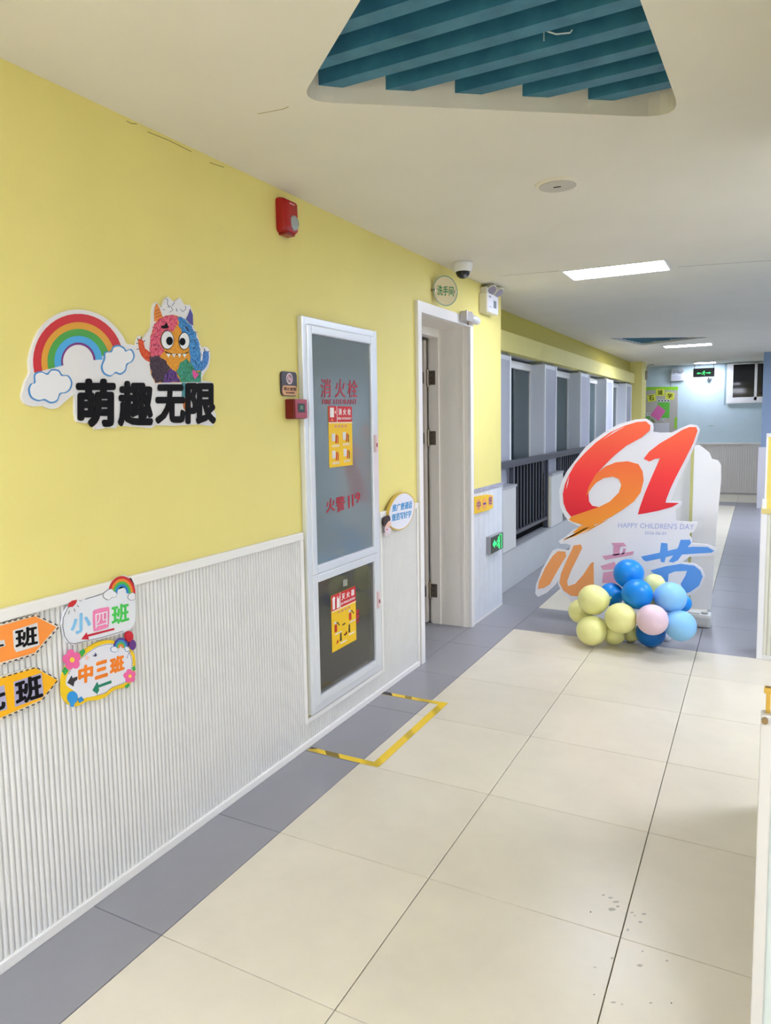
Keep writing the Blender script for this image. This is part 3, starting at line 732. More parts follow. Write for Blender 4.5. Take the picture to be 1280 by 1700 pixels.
bm = bmesh.new(); bmesh.ops.create_icosphere(bm, subdivisions=2, radius=.032); bmesh.ops.scale(bm, vec=(.55, 1, 1.05), verts=bm.verts); bmesh.ops.translate(bm, vec=(.045, .585, 2.337), verts=bm.verts)
obj('strobe', bm, mat('strobe_clear', (160, 168, 170), .15, spec=.8), al)
obj('lettering_plate', bx(.046, .0505, .55, .59, 2.408, 2.413), flat((225, 150, 150)), al)
obj('bottom_lip', bx(.0, .04, .535, .60, 2.284, 2.298, bev=.004), mat('alarm_dark', (140, 10, 20), .3), al)
# no smoking sign
ns = obj('no_smoking_sign', pp(rrect(.512, 1.612, .628, 1.716, .018), LW, .001, .010), mat('sign_dark', (64, 56, 70), .4)); tag(ns, 'small dark and tan no smoking sign beside the hydrant cabinet', 'sign')
obj('tan_half', pp(rrect(.515, 1.614, .626, 1.656, .015), LW, .010, .011), mat('sign_tan', (214, 160, 112), .4), ns)
obj('ring', pp(ell(.571, 1.686, .024, .024, 28), LW, .010, .011), flat((235, 215, 215)), ns)
obj('ring_inner', pp(ell(.571, 1.686, .019, .019, 28), LW, .011, .0115), flat((150, 120, 130)), ns)
obj('slash', pp(stroke([(.557, 1.699), (.585, 1.672)], .006), LW, .0115, .0122), flat((225, 170, 175)), ns)
obj('cigarette', pp(rq(.560, 1.683, .583, 1.688), LW, .0115, .012), flat((225, 215, 215)), ns)
text('lettering', '禁止吸烟', rq(.526, 1.634, .618, 1.650), LW, .011, flat((96, 60, 50)), ns, .01)
text('lettering', 'NO SMOKING', rq(.54, 1.622, .606, 1.629), LW, .011, flat((110, 70, 56)), ns, 0)
# manual call box
mb = empty('call_point', (0, .575, 1.51), 'dark red alarm call box with small screen beside the hydrant cabinet', 'call box')
obj('body', bx(0, .05, .545, .640, 1.512, 1.598, bev=.006), mat('box_red', (112, 4, 14), .3), mb)
obj('face', bx(.05, .054, .548, .637, 1.515, 1.595), mat('box_face', (170, 70, 92), .35), mb)
obj('screen', bx(.054, .056, .564, .616, 1.540, 1.578), mat('screen_dark', (58, 66, 66), .2), mb)
obj('screen_mark', bx(.056, .0566, .578, .602, 1.552, 1.570), flat((96, 130, 104)), mb)
# restroom disc sign
th_ = math.radians(58); N_ = Vector((math.sin(th_), -math.cos(th_), 0)); T_ = Vector((math.cos(th_), math.sin(th_), 0))
class Frame:
    def __init__(s, c): s.c = Vector(c)
    def P(s, a, b, o=0): return s.c + T_*a + Vector((0, 0, b)) + N_*o
c2 = Pl('L', .062).U(739, 483); WF = Frame((.062, c2[0], c2[1]))
wc = empty('restroom_sign', (.062, c2[0], c2[1]-.09), 'round clear disc sign with green characters above the open door', 'sign')
obj('disc', prism(bmesh.new(), ell(0, 0, .090, .090, 40), WF, -.003, .003), mat('acrylic_cream', (226, 212, 170), .2, coat=.5), wc)
bm = bmesh.new(); o_ = ell(0, 0, .093, .093, 40); i_ = ell(0, 0, .087, .087, 40)
for i in range(40):
    j = (i+1) % 40
    bm.faces.new([bm.verts.new(WF.P(*p, .0036)) for p in (o_[i], o_[j], i_[j], i_[i])])
obj('rim', bm, mat('rim_green', (130, 170, 150), .2), wc)
text('lettering', '洗手间', rq(-.062, -.03, .062, .03), WF, .0036, flat((34, 140, 84)), wc, .012)
for k in (-1, 1):
    p1 = WF.P(k*.078, 0, .006); p0_ = Vector((0, p1.y - (.0 if k > 0 else .0), p1.z)); p2 = WF.P(k*.078, 0, -.003)
    obj('standoff', tube(bmesh.new(), [p0_, Vector((max(.004, p2.x-.004), p1.y, p1.z)), p1], [.007, .007, .009], 10), METAL, wc)
# emergency light on yellow wall
def emergency(root, x0, x1, y0, y1, z0, z1, facing):
    pass
el = empty('emergency_light', (0, 3.18, 2.26), 'white twin lamp emergency light box on yellow wall beyond the door', 'emergency light')
E0, E1 = 3.02, 3.27
obj('box', bx(0, .062, E0, E1, 2.265, 2.405, bev=.008), mat('emer_cream', (232, 228, 212), .4), el)
obj('face_plate', bx(.062, .066, E0+.012, E1-.010, 2.272, 2.398), mat('emer_white', (238, 238, 246), .3), el)
obj('grey_label', bx(.066, .0675, E0+.135, E0+.195, 2.31, 2.362), flat((120, 132, 138)), el)
obj('small_print', bx(.066, .0672, E0+.03, E0+.075, 2.372, 2.386), flat((150, 156, 166)), el)
obj('print_line', bx(.066, .0672, E0+.03, E0+.10, 2.305, 2.311), flat((190, 186, 214)), el)
obj('bracket', bx(0, .05, E0+.03, E1-.06, 2.405, 2.45, bev=.006), mat('emer_cream', (232, 228, 212), .4), el)
for k, yk in enumerate((E0+.10, E0+.20)):
    ax = Vector((.62, -.42 + .25*k, -.6)).normalized(); c_ = Vector((.05+.012*k, yk+.02*k, 2.446))
    lp = obj('lamp_head', tube(bmesh.new(), [c_-ax*.03, c_-ax*.012, c_+ax*.02, c_+ax*.03], [.014, .032, .041, .042], 20), mat('emer_cream', (232, 228, 212), .4), el)
    obj('lens', tube(bmesh.new(), [c_+ax*.0295, c_+ax*.033], .035, 20), mat('lens_lilac', (150, 142, 158), .2), lp)
# small class sign + low exit sign
ys = Pl('L', .016)
c1s = obj('class_sign', pp([ys.U(*p) for p in ((785.5, 825), (807, 821), (816, 822), (816, 843), (808, 847), (786, 853))], ys, -.003, .012), mat('sign_yellow', (250, 206, 40), .45)); tag(c1s, 'small orange and yellow class sign on white boards past the open door', 'class sign')
for ch, q in (('中', ((789, 845), (795, 844), (795, 831), (789, 832))), ('一', ((799.5, 838), (804, 837), (804, 834), (799.5, 835))), ('班', ((808.5, 838), (814, 837), (814, 824), (808.5, 825)))):
    qq = pq(ys, *q); cxq = sum(p[0] for p in qq)/4; czq = sum(p[1] for p in qq)/4
    obj('letter_spot', pp(ell(cxq, czq, .05, .042, 16), ys, .012, .013), flat((246, 172, 96)), c1s)
    text('lettering', ch, qq, ys, .013, flat((86, 66, 140)), c1s, .01)
ex = empty('exit_sign', (0.02, 3.35, .47), 'small dark box exit sign with glowing green running figure low on the wall', 'exit sign')
XE = Pl('L', .05)
e0, e1, ez0, ez1 = 3.13, 3.43, .478, .612
obj('housing', bx(.012, .048, e0, e1, ez0, ez1, bev=.004), mat('exit_grey', (150, 150, 154), .4), ex)
obj('face', bx(.048, .051, e0+.006, e1-.006, ez0+.006, ez1-.006), mat('exit_dark', (34, 42, 38), .3), ex)
XG = mat('exit_green', (60, 240, 130), .4, emit=1.1)
def pictogram(pl, o, cx, cz, s, m, parent, both=False):
    L_ = []
    L_.append(ell(cx+.06*s, cz+.36*s, .085*s, .085*s, 12))
    L_.append([(cx-.05*s, cz+.26*s), (cx+.1*s, cz+.24*s), (cx+.06*s, cz-.05*s), (cx-.08*s, cz-.05*s)])
    for st in ([(cx+.02*s, cz+.22*s), (cx-.16*s, cz+.12*s), (cx-.24*s, cz+.2*s)], [(cx+.06*s, cz+.2*s), (cx+.22*s, cz+.08*s), (cx+.3*s, cz+.16*s)],
               [(cx-.03*s, cz-.02*s), (cx-.18*s, cz-.2*s), (cx-.34*s, cz-.2*s)], [(cx+.02*s, cz-.02*s), (cx+.14*s, cz-.2*s), (cx+.08*s, cz-.42*s)]):
        L_.append(stroke(st, .075*s))
    arr = [(-.4, -1)] if not both else [(-.42, -1), (.42, 1)]
    for ax, d in arr:
        x = cx+ax*s
        L_.append([(x, cz+.07*s), (x+d*.45*s, cz+.07*s), (x+d*.45*s, cz+.2*s), (x+d*.8*s, cz), (x+d*.45*s, cz-.2*s), (x+d*.45*s, cz-.07*s), (x, cz-.07*s)])
    bm = bmesh.new()
    for k, p in enumerate(L_): prism(bm, p, pl, o, o+.002)
    obj('pictogram', bm, m, parent)
pictogram(XE, .001, 3.30, .545, .105, XG, ex)
bm = bmesh.new(); prism(bm, stroke([(3.335, .49), (3.335, .6), (3.385, .6), (3.385, .49)], .008), XE, .001, .003)
obj('door_mark', bm, XG, ex); bm = bmesh.new(); prism(bm, [(3.17, .55), (3.215, .58), (3.215, .56), (3.25, .56), (3.25, .54), (3.215, .54), (3.215, .52)], XE, .001, .003)
obj('arrow_mark', bm, XG, ex)

# ------------------------------------------------------------------ logo sign on the yellow wall
LG = Pl('L', .004)
Zl = lambda pts: [LG.U(*p) for p in zz(0, 450, 3.2, pts)]
logo = obj('rainbow_logo', pp(Zl(smoothp([(115, 640), (130, 585), (152, 540), (148, 480), (165, 405), (200, 320), (260, 255), (330, 217), (400, 205), (470, 213), (540, 242), (600, 290), (645, 345), (665, 385), (698, 392), (716, 400), (722, 370), (735, 342), (752, 362), (772, 335), (800, 300), (805, 220), (812, 180), (828, 166), (850, 195), (872, 152), (888, 138), (918, 165), (950, 142), (972, 180), (1000, 180), (1018, 225), (1020, 290), (1042, 340), (1062, 405), (1080, 402), (1102, 412), (1112, 450), (1102, 510), (1078, 545), (1066, 583), (1122, 590), (1128, 640), (1122, 720), (1142, 765), (1125, 822), (1060, 815), (985, 818), (920, 822), (820, 820), (800, 834), (740, 830), (620, 822), (610, 836), (560, 832), (500, 842), (482, 808), (402, 800), (392, 700), (388, 655), (330, 702), (292, 730), (250, 730), (220, 716), (170, 720), (125, 702), (110, 670)], 2)), LG, -.004, .006), mat('foam_white', (232, 230, 232), .5))
tag(logo, 'white cut-out wall sign with rainbow, shaggy colourful monster and big black characters', 'wall sign')
LO = .006
def arcband(cx, cy, r0, r1, a0, a1, n=22):
    o = [(cx+r1[0]*math.cos(math.radians(a0+(a1-a0)*i/n)), cy-r1[1]*math.sin(math.radians(a0+(a1-a0)*i/n))) for i in range(n+1)]
    i_ = [(cx+r0[0]*math.cos(math.radians(a0+(a1-a0)*i/n)), cy-r0[1]*math.sin(math.radians(a0+(a1-a0)*i/n))) for i in range(n+1)]
    return o + i_[::-1]
RB = [(204, 44, 54), (222, 160, 52), (76, 162, 72), (76, 170, 230), (120, 46, 132)]
rr_ = [(240, 252), (197, 208), (165, 172), (128, 135), (92, 100), (82, 88)]
for k in range(5):
    obj('rainbow_band', pp(Zl(arcband(408, 480, rr_[k+1], rr_[k], 194, 12 if k < 3 else 4)), LG, LO, LO+.001), flat(RB[k]), logo)
def cloud(pts, parent, plane, zf, o, wd, rgb=(74, 144, 206)):
    c = np.mean(np.array(pts), axis=0)
    obj('cloud_outline', pp(zf(smoothp(pts, 4)), plane, o, o+.001), flat(rgb), parent)
    inn = [tuple(c+(np.array(p)-c)*(1-wd/np.linalg.norm(np.array(p)-c))) for p in pts]
    obj('cloud', pp(zf(smoothp(inn, 4)), plane, o+.001, o+.0016), flat((236, 236, 240)), parent)
cloud([(172, 548), (205, 532), (240, 544), (265, 522), (302, 526), (322, 552), (355, 556), (374, 590), (366, 628), (342, 648), (312, 655), (295, 692), (260, 704), (225, 688), (190, 692), (152, 672), (140, 630), (152, 600), (170, 592)], logo, LG, Zl, LO+.0012, 9)
cloud([(545, 432), (578, 425), (592, 400), (622, 393), (650, 406), (662, 422), (690, 416), (706, 450), (694, 482), (668, 498), (658, 532), (630, 552), (602, 544), (575, 562), (540, 546), (527, 510), (540, 470)], logo, LG, Zl, LO+.0012, 9)
# monster (plain furry cartoon figure)
Zm = lambda pts: [LG.U(*p) for p in zz(200, 480, 7.083, pts)]
def jag(pts, amp, k=4):
    out = []; n = len(pts)
    for i in range(n):
        a, b = np.array(pts[i], float), np.array(pts[(i+1) % n], float); d = b-a; nn = np.array([d[1], -d[0]])/max(np.linalg.norm(d), 1)
        for t in range(k): out.append(tuple(a+d*t/k + nn*(amp*random.uniform(.2, 1) if t % 2 else 0)))
    return out
mb_ = [(380, 410), (440, 345), (520, 310), (600, 300), (680, 320), (750, 365), (820, 440), (870, 530), (905, 640), (925, 780), (930, 900), (930, 1010), (925, 1095), (390, 1105), (345, 1010), (325, 880), (325, 700), (335, 560)]
obj('monster_body', pp(Zm(jag(mb_, -14, 4)), LG, LO, LO+.001), fur('fur_orange', (222, 140, 40), (238, 172, 60)), logo)
for poly, nm, a, b in (([(380, 410), (440, 345), (520, 312), (600, 302), (655, 330), (650, 420), (600, 500), (480, 500), (440, 620), (500, 730), (440, 790), (335, 790), (325, 700), (335, 560)], 'fur_pink', (205, 50, 90), (232, 120, 140)),
                       ([(655, 325), (700, 330), (750, 365), (820, 440), (870, 530), (905, 640), (925, 780), (930, 960), (860, 960), (800, 850), (790, 700), (700, 500), (665, 430)], 'fur_blue', (40, 110, 190), (90, 165, 220)),
                       ([(325, 790), (430, 780), (520, 850), (560, 930), (520, 1000), (480, 1100), (390, 1100), (345, 1010), (328, 900)], 'fur_black', (40, 34, 44), (86, 66, 84)),
                       ([(500, 1000), (570, 930), (640, 980), (680, 1095), (480, 1100)], 'fur_purple', (92, 60, 140), (132, 94, 170)),
                       ([(640, 960), (690, 860), (760, 820), (830, 900), (860, 970), (930, 970), (925, 1095), (690, 1095)], 'fur_green', (50, 130, 70), (70, 160, 150))):
    obj('fur_patch', pp(Zm(jag(poly, -12, 3)), LG, LO+.001, LO+.0016 + .0001*len(nm)), fur(nm, a, b), logo)
    xs_ = [p[0] for p in poly]; ys_ = [p[1] for p in poly]
    for tone, cc in (('light', b), ('dark', tuple(v*.62 for v in a))):
        bm = bmesh.new(); k = 0
        while k < 46:
            x, y = random.uniform(min(xs_), max(xs_)), random.uniform(min(ys_), max(ys_)); ins = False
            for i in range(len(poly)):
                (xa, ya), (xb, yb) = poly[i-1], poly[i]
                if (ya > y) != (yb > y) and x < (xb-xa)*(y-ya)/(yb-ya)+xa: ins = not ins
            if not ins: continue
            k += 1; dv = np.array([x-610, y-560], float); dv = dv/max(np.linalg.norm(dv), 1); dv = np.array([dv[0]*.6+random.uniform(-.4, .4), abs(dv[1])*.4+.6*random.choice((-.4, 1))]); Ls = random.uniform(22, 48)
            if y+dv[1]*Ls > 1098: continue
            prism(bm, Zm(stroke([(x, y), (x+dv[0]*Ls*.5+5, y+dv[1]*Ls*.5), (x+dv[0]*Ls, y+dv[1]*Ls)], random.uniform(3.5, 6))), LG, LO+.0024, LO+.0026)
        o_f = obj('fur_strokes', bm, flat(tuple(int(v) for v in cc), .8), logo); o_f['kind'] = 'stuff'
ORN = fur('fur_redorange', (206, 60, 34), (232, 104, 60))
obj('monster_arm', pp(Zm(smoothp([(195, 600), (225, 590), (255, 620), (270, 700), (330, 745), (345, 850), (285, 840), (225, 770), (200, 690)], 2)), LG, LO, LO+.0012), ORN, logo)
obj('monster_arm', pp(Zm(smoothp([(960, 735), (1010, 735), (1022, 800), (1005, 890), (960, 950), (925, 965), (915, 870), (950, 830)], 2)), LG, LO, LO+.0012), fur('fur_blue2', (40, 92, 180), (100, 160, 220)), logo)
for st in ([(195, 610), (185, 580)], [(228, 592), (228, 562)], [(255, 620), (272, 606)], [(195, 640), (168, 638)], [(200, 705), (172, 710)], [(975, 738), (972, 700)], [(1015, 745), (1025, 730)]):
    obj('claw', pp(Zm(stroke(st, 7)), LG, LO, LO+.001), BLK, logo)
obj('horn', pp(Zm([(408, 168), (436, 220), (475, 325), (430, 372), (380, 385), (376, 290), (388, 205)]), LG, LO+.001, LO+.0022), flat((230, 136, 40)), logo)
for k in range(3): obj('horn_stripe', pp(Zm(stroke([(388, 262+k*36), (440+k*8, 238+k*36)], 6)), LG, LO+.0022, LO+.0026), flat((120, 60, 30)), logo)
obj('horn', pp(Zm([(800, 232), (830, 300), (834, 430), (800, 410), (752, 355), (780, 300)]), LG, LO+.001, LO+.0022), flat((72, 66, 150)), logo)
for st in ([(515, 118), (540, 120), (535, 175), (560, 215)], [(540, 215), (575, 205), (600, 250), (560, 275)], [(485, 235), (505, 250)], [(620, 160), (590, 200)], [(690, 240), (720, 268), (752, 240), (748, 200)], [(640, 230), (650, 265)]):
    obj('hair_curl', pp(Zm(stroke(st, 6)), LG, LO, LO+.0008), flat((120, 124, 150)), logo)
for cx, cy, rx, ry, px_, py_, pr_ in ((528, 600, 78, 112, 552, 612, 40), (727, 612, 66, 104, 704, 620, 36)):
    e_ = obj('eye', pp(Zm(ell(cx, cy, rx, ry, 28)), LG, LO+.0026, LO+.0032), BLK, logo)
    obj('eye_white', pp(Zm(ell(cx, cy, rx-7, ry-8, 28)), LG, LO+.0032, LO+.0036), flat((236, 236, 238)), e_)
    obj('pupil', pp(Zm(ell(px_, py_, pr_, pr_*1.25, 22)), LG, LO+.0036, LO+.004), BLK, e_)
obj('eyebrow', pp(Zm([(455, 435), (490, 430), (520, 395), (545, 455), (500, 468), (460, 460)]), LG, LO+.0026, LO+.0032), BLK, logo)
obj('eyebrow', pp(Zm([(735, 432), (765, 450), (795, 500), (770, 490), (745, 462)]), LG, LO+.0026, LO+.0032), flat((24, 40, 90)), logo)
obj('mouth', pp(Zm(stroke([(500, 735), (530, 752), (600, 770), (680, 770), (740, 760), (778, 742)], 10)), LG, LO+.0026, LO+.0032), BLK, logo)
for x in (540, 605, 670, 730): obj('tooth', pp(Zm([(x-24, 762), (x+24, 764), (x+2, 808)]), LG, LO+.0026, LO+.0034), flat((236, 234, 230)), logo)
obj('heart', pp(Zm([(822, 950), (850, 960), (862, 980), (890, 990), (895, 1015), (850, 1060), (830, 1020)]), LG, LO+.0026, LO+.0032), flat((222, 70, 150)), logo)
for cx, cy in ((400, 560), (380, 655), (420, 665), (850, 600), (840, 690)): obj('fur_mark', pp(Zm(stroke([(cx-14, cy), (cx, cy+10), (cx+16, cy-6)], 7)), LG, LO+.0026, LO+.003), flat((60, 30, 60)), logo)
obj('monster_foot', pp(Zm(ell(742, 1350, 22, 70, 14)), LG, LO, LO+.001), flat((206, 116, 44)), logo)
obj('monster_leg', pp(Zm(rq(705, 1100, 750, 1270)), LG, LO, LO+.0008), flat((70, 140, 150)), logo)
for ch, (x0, x1, y0, y1) in zip('萌趣无限', ((393, 604, 572, 830), (616, 804, 584, 826), (815, 974, 602, 812), (976, 1138, 594, 814))):
    q = [LG.U(*p) for p in zz(0, 450, 3.2, [(x0, y1), (x1, y1), (x1, y0), (x0, y0)])]
    text('lettering', ch, q, LG, LO+.0012, BLK, logo, .042, .003)

# ------------------------------------------------------------------ class signs on the wainscot
CS = Pl('L', .016)
Zc = lambda pts: [CS.U(*p) for p in zz(0, 930, 4.923, pts)]
Za = lambda pts: [CS.U(*p) for p in zz(0, 1000, 8.09, pts)]
def dashes(zf, pts, wd, m, parent, o, n):
    P = [np.array(p, float) for p in pts]
    for a, b in zip(P, P[1:]):
        L = np.linalg.norm(b-a); k = max(1, int(L/n))
        for i in range(k):
            obj('dash', pp(zf(stroke([a+(b-a)*(i+.2)/k, a+(b-a)*(i+.72)/k], wd)), CS, o, o+.0006), m, parent)
DK = flat((50, 46, 50))
s1 = obj('class_sign', pp(Za([(-420, 400), (465, 158), (790, 318), (465, 700), (-420, 960)]), CS, -.004, .004), flat((238, 226, 210))); tag(s1, 'orange arrow shaped class sign at the left edge, above the yellow arrow one', 'class sign', 'class direction signs')
obj('orange_face', pp(Za([(-410, 425), (460, 185), (740, 330), (450, 672), (-410, 920)]), CS, .004, .005), flat((255, 152, 62)), s1)
dashes(Za, [(0, 282), (465, 170), (780, 318), (462, 690), (0, 830)], 15, DK, s1, .005, 78)
obj('white_patch', pp(Za([(155, 375), (485, 270), (512, 575), (200, 665), (170, 610)]), CS, .005, .0058), flat((226, 222, 222)), s1)
text('lettering', '班', Za([(190, 625), (490, 560), (478, 300), (180, 365)]), CS, .0058, BLK, s1, .028)
obj('white_patch', pp(Za([(-260, 560), (40, 500), (58, 580), (-240, 680)]), CS, .005, .0058), flat((226, 222, 222)), s1)
obj('lettering', pp(Za([(-200, 600), (28, 555), (30, 580), (-190, 628)]), CS, .0058, .007), BLK, s1)
s2 = obj('class_sign', pp(Za([(-420, 1110), (470, 862), (770, 1040), (545, 1322), (-420, 1775)]), CS, -.004, .004), flat((240, 228, 200))); tag(s2, 'yellow arrow shaped class sign at the left edge, below the orange arrow one', 'class sign', 'class direction signs')
obj('yellow_face', pp(Za([(-410, 1130), (462, 880), (755, 1042), (535, 1302), (-410, 1725)]), CS, .004, .005), flat((252, 184, 8)), s2)
dashes(Za, [(0, 1010), (470, 868), (765, 1035), (540, 1322), (0, 1560)], 14, DK, s2, .005, 78)
obj('lilac_patch', pp(Za([(165, 1065), (540, 945), (570, 1260), (185, 1400)]), CS, .005, .0058), flat((178, 172, 204)), s2)
text('lettering', '班', Za([(195, 1390), (562, 1270), (530, 945), (175, 1060)]), CS, .0058, BLK, s2, .034)
obj('lilac_patch', pp(Za([(-300, 1210), (40, 1108), (80, 1430), (-290, 1530)]), CS, .005, .0058), flat((178, 172, 204)), s2)
text('lettering', '七', Za([(-270, 1500), (72, 1420), (40, 1120), (-280, 1190)]), CS, .0058, BLK, s2, .034)
# white class sign with rainbow
s3 = obj('class_sign', pp(Zc([(545, 385), (520, 430), (498, 520), (512, 610), (540, 668), (590, 692), (830, 640), (1000, 592), (1064, 565), (1098, 500), (1103, 380), (1098, 330), (1096, 210), (1064, 142), (1012, 122), (950, 142), (905, 190), (878, 238), (832, 268), (600, 335)]), CS, -.004, .004), flat((232, 234, 240))); tag(s3, 'white rounded class sign with rainbow corner and pale blue, pink and green characters', 'class sign', 'class direction signs')
sun = Zc([(545, 382), (555, 348), (585, 328), (622, 322), (612, 352), (585, 380)])
obj('red_sun', pp(sun, CS, .004, .005), flat((206, 34, 40)), s3)
for st in ([(560, 410), (552, 440)], [(598, 395), (604, 420)], [(622, 365), (636, 382)], [(640, 328), (658, 334)]): obj('sun_ray', pp(Zc(stroke(st, 4)), CS, .004, .0046), DK, s3)
rcol = [(206, 30, 40), (240, 140, 40), (70, 180, 70), (30, 130, 200)]
for k in range(4):
    r0, r1 = (110-18*(k+1), 140-22*(k+1)), (110-18*k, 140-22*k)
    obj('rainbow_band', pp(Zc(arcband(988, 268, r0, r1, 188, -2, 14)), CS, .004, .005), flat(rcol[k]), s3)
cloud([(832, 275), (850, 255), (880, 235), (905, 232), (920, 250), (945, 270), (935, 300), (905, 305), (880, 325), (855, 318), (832, 300)], s3, CS, Zc, .005, 4, (120, 120, 130))
cloud([(1035, 290), (1050, 270), (1075, 262), (1092, 275), (1094, 318), (1060, 328), (1036, 312)], s3, CS, Zc, .005, 4, (120, 120, 130))
obj('outline', pp(Zc(stroke([(600, 340), (545, 392), (508, 470), (505, 540), (520, 620), (555, 672), (600, 682), (830, 628), (1000, 578)], 4)), CS, .004, .0046), DK, s3)
obj('outline', pp(Zc(stroke([(690, 318), (825, 278)], 4)), CS, .004, .0046), DK, s3)
LBL = flat((134, 196, 236)); PNK = flat((240, 134, 180))
text('lettering', '小', Zc([(568, 622), (735, 560), (735, 420), (570, 440)]), CS, .004, LBL, s3, .035)
obj('pink_tile', pp(Zc(smoothp([(750, 440), (765, 405), (870, 382), (885, 400), (880, 520), (865, 550), (770, 580), (755, 560)], 2)), CS, .004, .005), PNK, s3)
text('lettering', '四', Zc([(772, 555), (868, 525), (868, 415), (770, 440)]), CS, .005, flat((240, 232, 240)), s3, -.005)
text('lettering', '班', Zc([(905, 535), (1048, 495), (1045, 342), (903, 372)]), CS, .004, flat((72, 200, 84)), s3, .03)
RDa = flat((204, 22, 52))
obj('red_arrow', pp(Zc([(925, 553), (925, 568), (712, 624), (718, 648), (656, 645), (700, 588), (704, 608)]), CS, .004, .0052), RDa, s3)
# yellow bordered flower sign
s4 = obj('class_sign', pp(Zc(smoothp([(498, 1000), (505, 1110), (545, 1170), (600, 1192), (650, 1182), (710, 1150), (780, 1142), (850, 1120), (900, 1080), (940, 1055), (1010, 1040), (1060, 1005), (1092, 930), (1100, 830), (1088, 760), (1040, 700), (960, 665), (880, 652), (790, 672), (720, 712), (650, 760), (560, 830), (515, 910)], 3)), CS, -.004, .004), flat((246, 204, 20))); tag(s4, 'yellow bordered flower class sign with orange characters and green arrow', 'class sign', 'class direction signs')
inn = [(530, 1000), (545, 1030), (600, 1070), (640, 1130), (700, 1120), (780, 1105), (850, 1085), (905, 1040), (960, 1020), (1030, 990), (1065, 920), (1075, 830), (1060, 765), (1010, 710), (930, 685), (870, 680), (790, 702), (720, 745), (650, 800), (590, 850), (545, 930)]
obj('white_face', pp(Zc(smoothp(inn, 3)), CS, .004, .005), flat((232, 232, 240)), s4)
c_ = np.mean(np.array(inn), axis=0)
dashes(Zc, [tuple(c_+(np.array(p)-c_)*.985) for p in inn[5:]], 5, flat((60, 60, 110)), s4, .005, 16)
def flower(cx, cy, r, parent):
    for k in range(5):
        a = math.radians(90+72*k+10); obj('petal', pp(Zc(ell(cx+.55*r*math.cos(a), cy-.62*r*math.sin(a), .42*r, .5*r, 14)), CS, .005, .0062+.0001*k), flat((240, 104, 164)), parent)
    obj('flower_centre', pp(Zc(ell(cx, cy, .25*r, .28*r, 12)), CS, .0068, .0074), flat((250, 214, 70)), parent)
for pts in ([(640, 745), (675, 722), (690, 745), (660, 790)], [(498, 905), (520, 870), (552, 900), (520, 940)], [(1068, 880), (1090, 860), (1100, 890), (1080, 905)], [(1010, 1030), (1040, 1005), (1052, 1020), (1030, 1045)]):
    obj('leaf', pp(Zc(pts), CS, .004, .0056), flat((50, 170, 80)), s4)
flower(576, 812, 78, s4); flower(1050, 945, 52, s4)
for k in range(4): obj('rainbow_band', pp(Zc(arcband(978, 715, (62-13*(k+1), 84-17*(k+1)), (62-13*k, 84-17*k), 185, -5, 10)), CS, .005, .006), flat([(80, 60, 150), (50, 140, 200), (90, 180, 80), (240, 130, 50)][k]), s4)
cloud([(892, 720), (905, 705), (930, 702), (950, 720), (955, 738), (925, 752), (898, 742)], s4, CS, Zc, .006, 4, (90, 150, 210))
cloud([(1005, 712), (1020, 702), (1040, 712), (1045, 735), (1018, 745)], s4, CS, Zc, .006, 4, (90, 150, 210))
obj('balloon_print', pp(Zc(ell(1048, 622, 30, 44, 16)), CS, -.002, .0072), flat((206, 30, 50)), s4)
obj('balloon_print', pp(Zc(ell(1072, 690, 27, 42, 16)), CS, .0, .0078), flat((98, 48, 130)), s4)
obj('balloon_string', pp(Zc(stroke([(1065, 735), (1040, 765), (1028, 800)], 4)), CS, .005, .0058), flat((150, 150, 170)), s4)
OR = flat((246, 132, 24))
text('lettering', '中', Zc([(630, 1015), (750, 985), (750, 835), (628, 870)]), CS, .005, OR, s4, .05)
text('lettering', '三', Zc([(765, 978), (872, 945), (868, 805), (770, 835)]), CS, .005, OR, s4, .05)
text('lettering', '班', Zc([(888, 938), (1008, 895), (1003, 765), (888, 800)]), CS, .005, OR, s4, .05)
obj('green_arrow', pp(Zc([(898, 980), (902, 1002), (795, 1040), (800, 1058), (785, 1090), (746, 1062), (785, 992), (795, 1018)]), CS, .005, .006), flat((20, 130, 100)), s4)
obj('black_arrow', pp(Zc([(622, 948), (622, 972), (598, 992), (590, 1030), (540, 1000), (575, 940), (582, 962)]), CS, .005, .006), DK, s4)
obj('blue_ball', pp(Zc(ell(582, 1120, 42, 52, 18)), CS, .004, .0068), flat((40, 150, 224)), s4)
obj('ball_tail', pp(Zc([(560, 1160), (600, 1160), (590, 1195), (570, 1195)]), CS, .002, .0066), flat((40, 150, 224)), s4)
obj('blue_block', pp(Zc([(625, 1135), (655, 1110), (676, 1140), (640, 1165)]), CS, .004, .0064), flat((40, 140, 210)), s4)
obj('sprout', pp(Zc([(745, 770), (760, 780), (768, 750), (778, 778), (784, 762), (775, 785), (755, 785)]), CS, .005, .0056), flat((70, 70, 130)), s4)
obj('pink_spot', pp(Zc(ell(700, 795, 16, 18, 12)), CS, .005, .0056), flat((240, 200, 190)), s4)
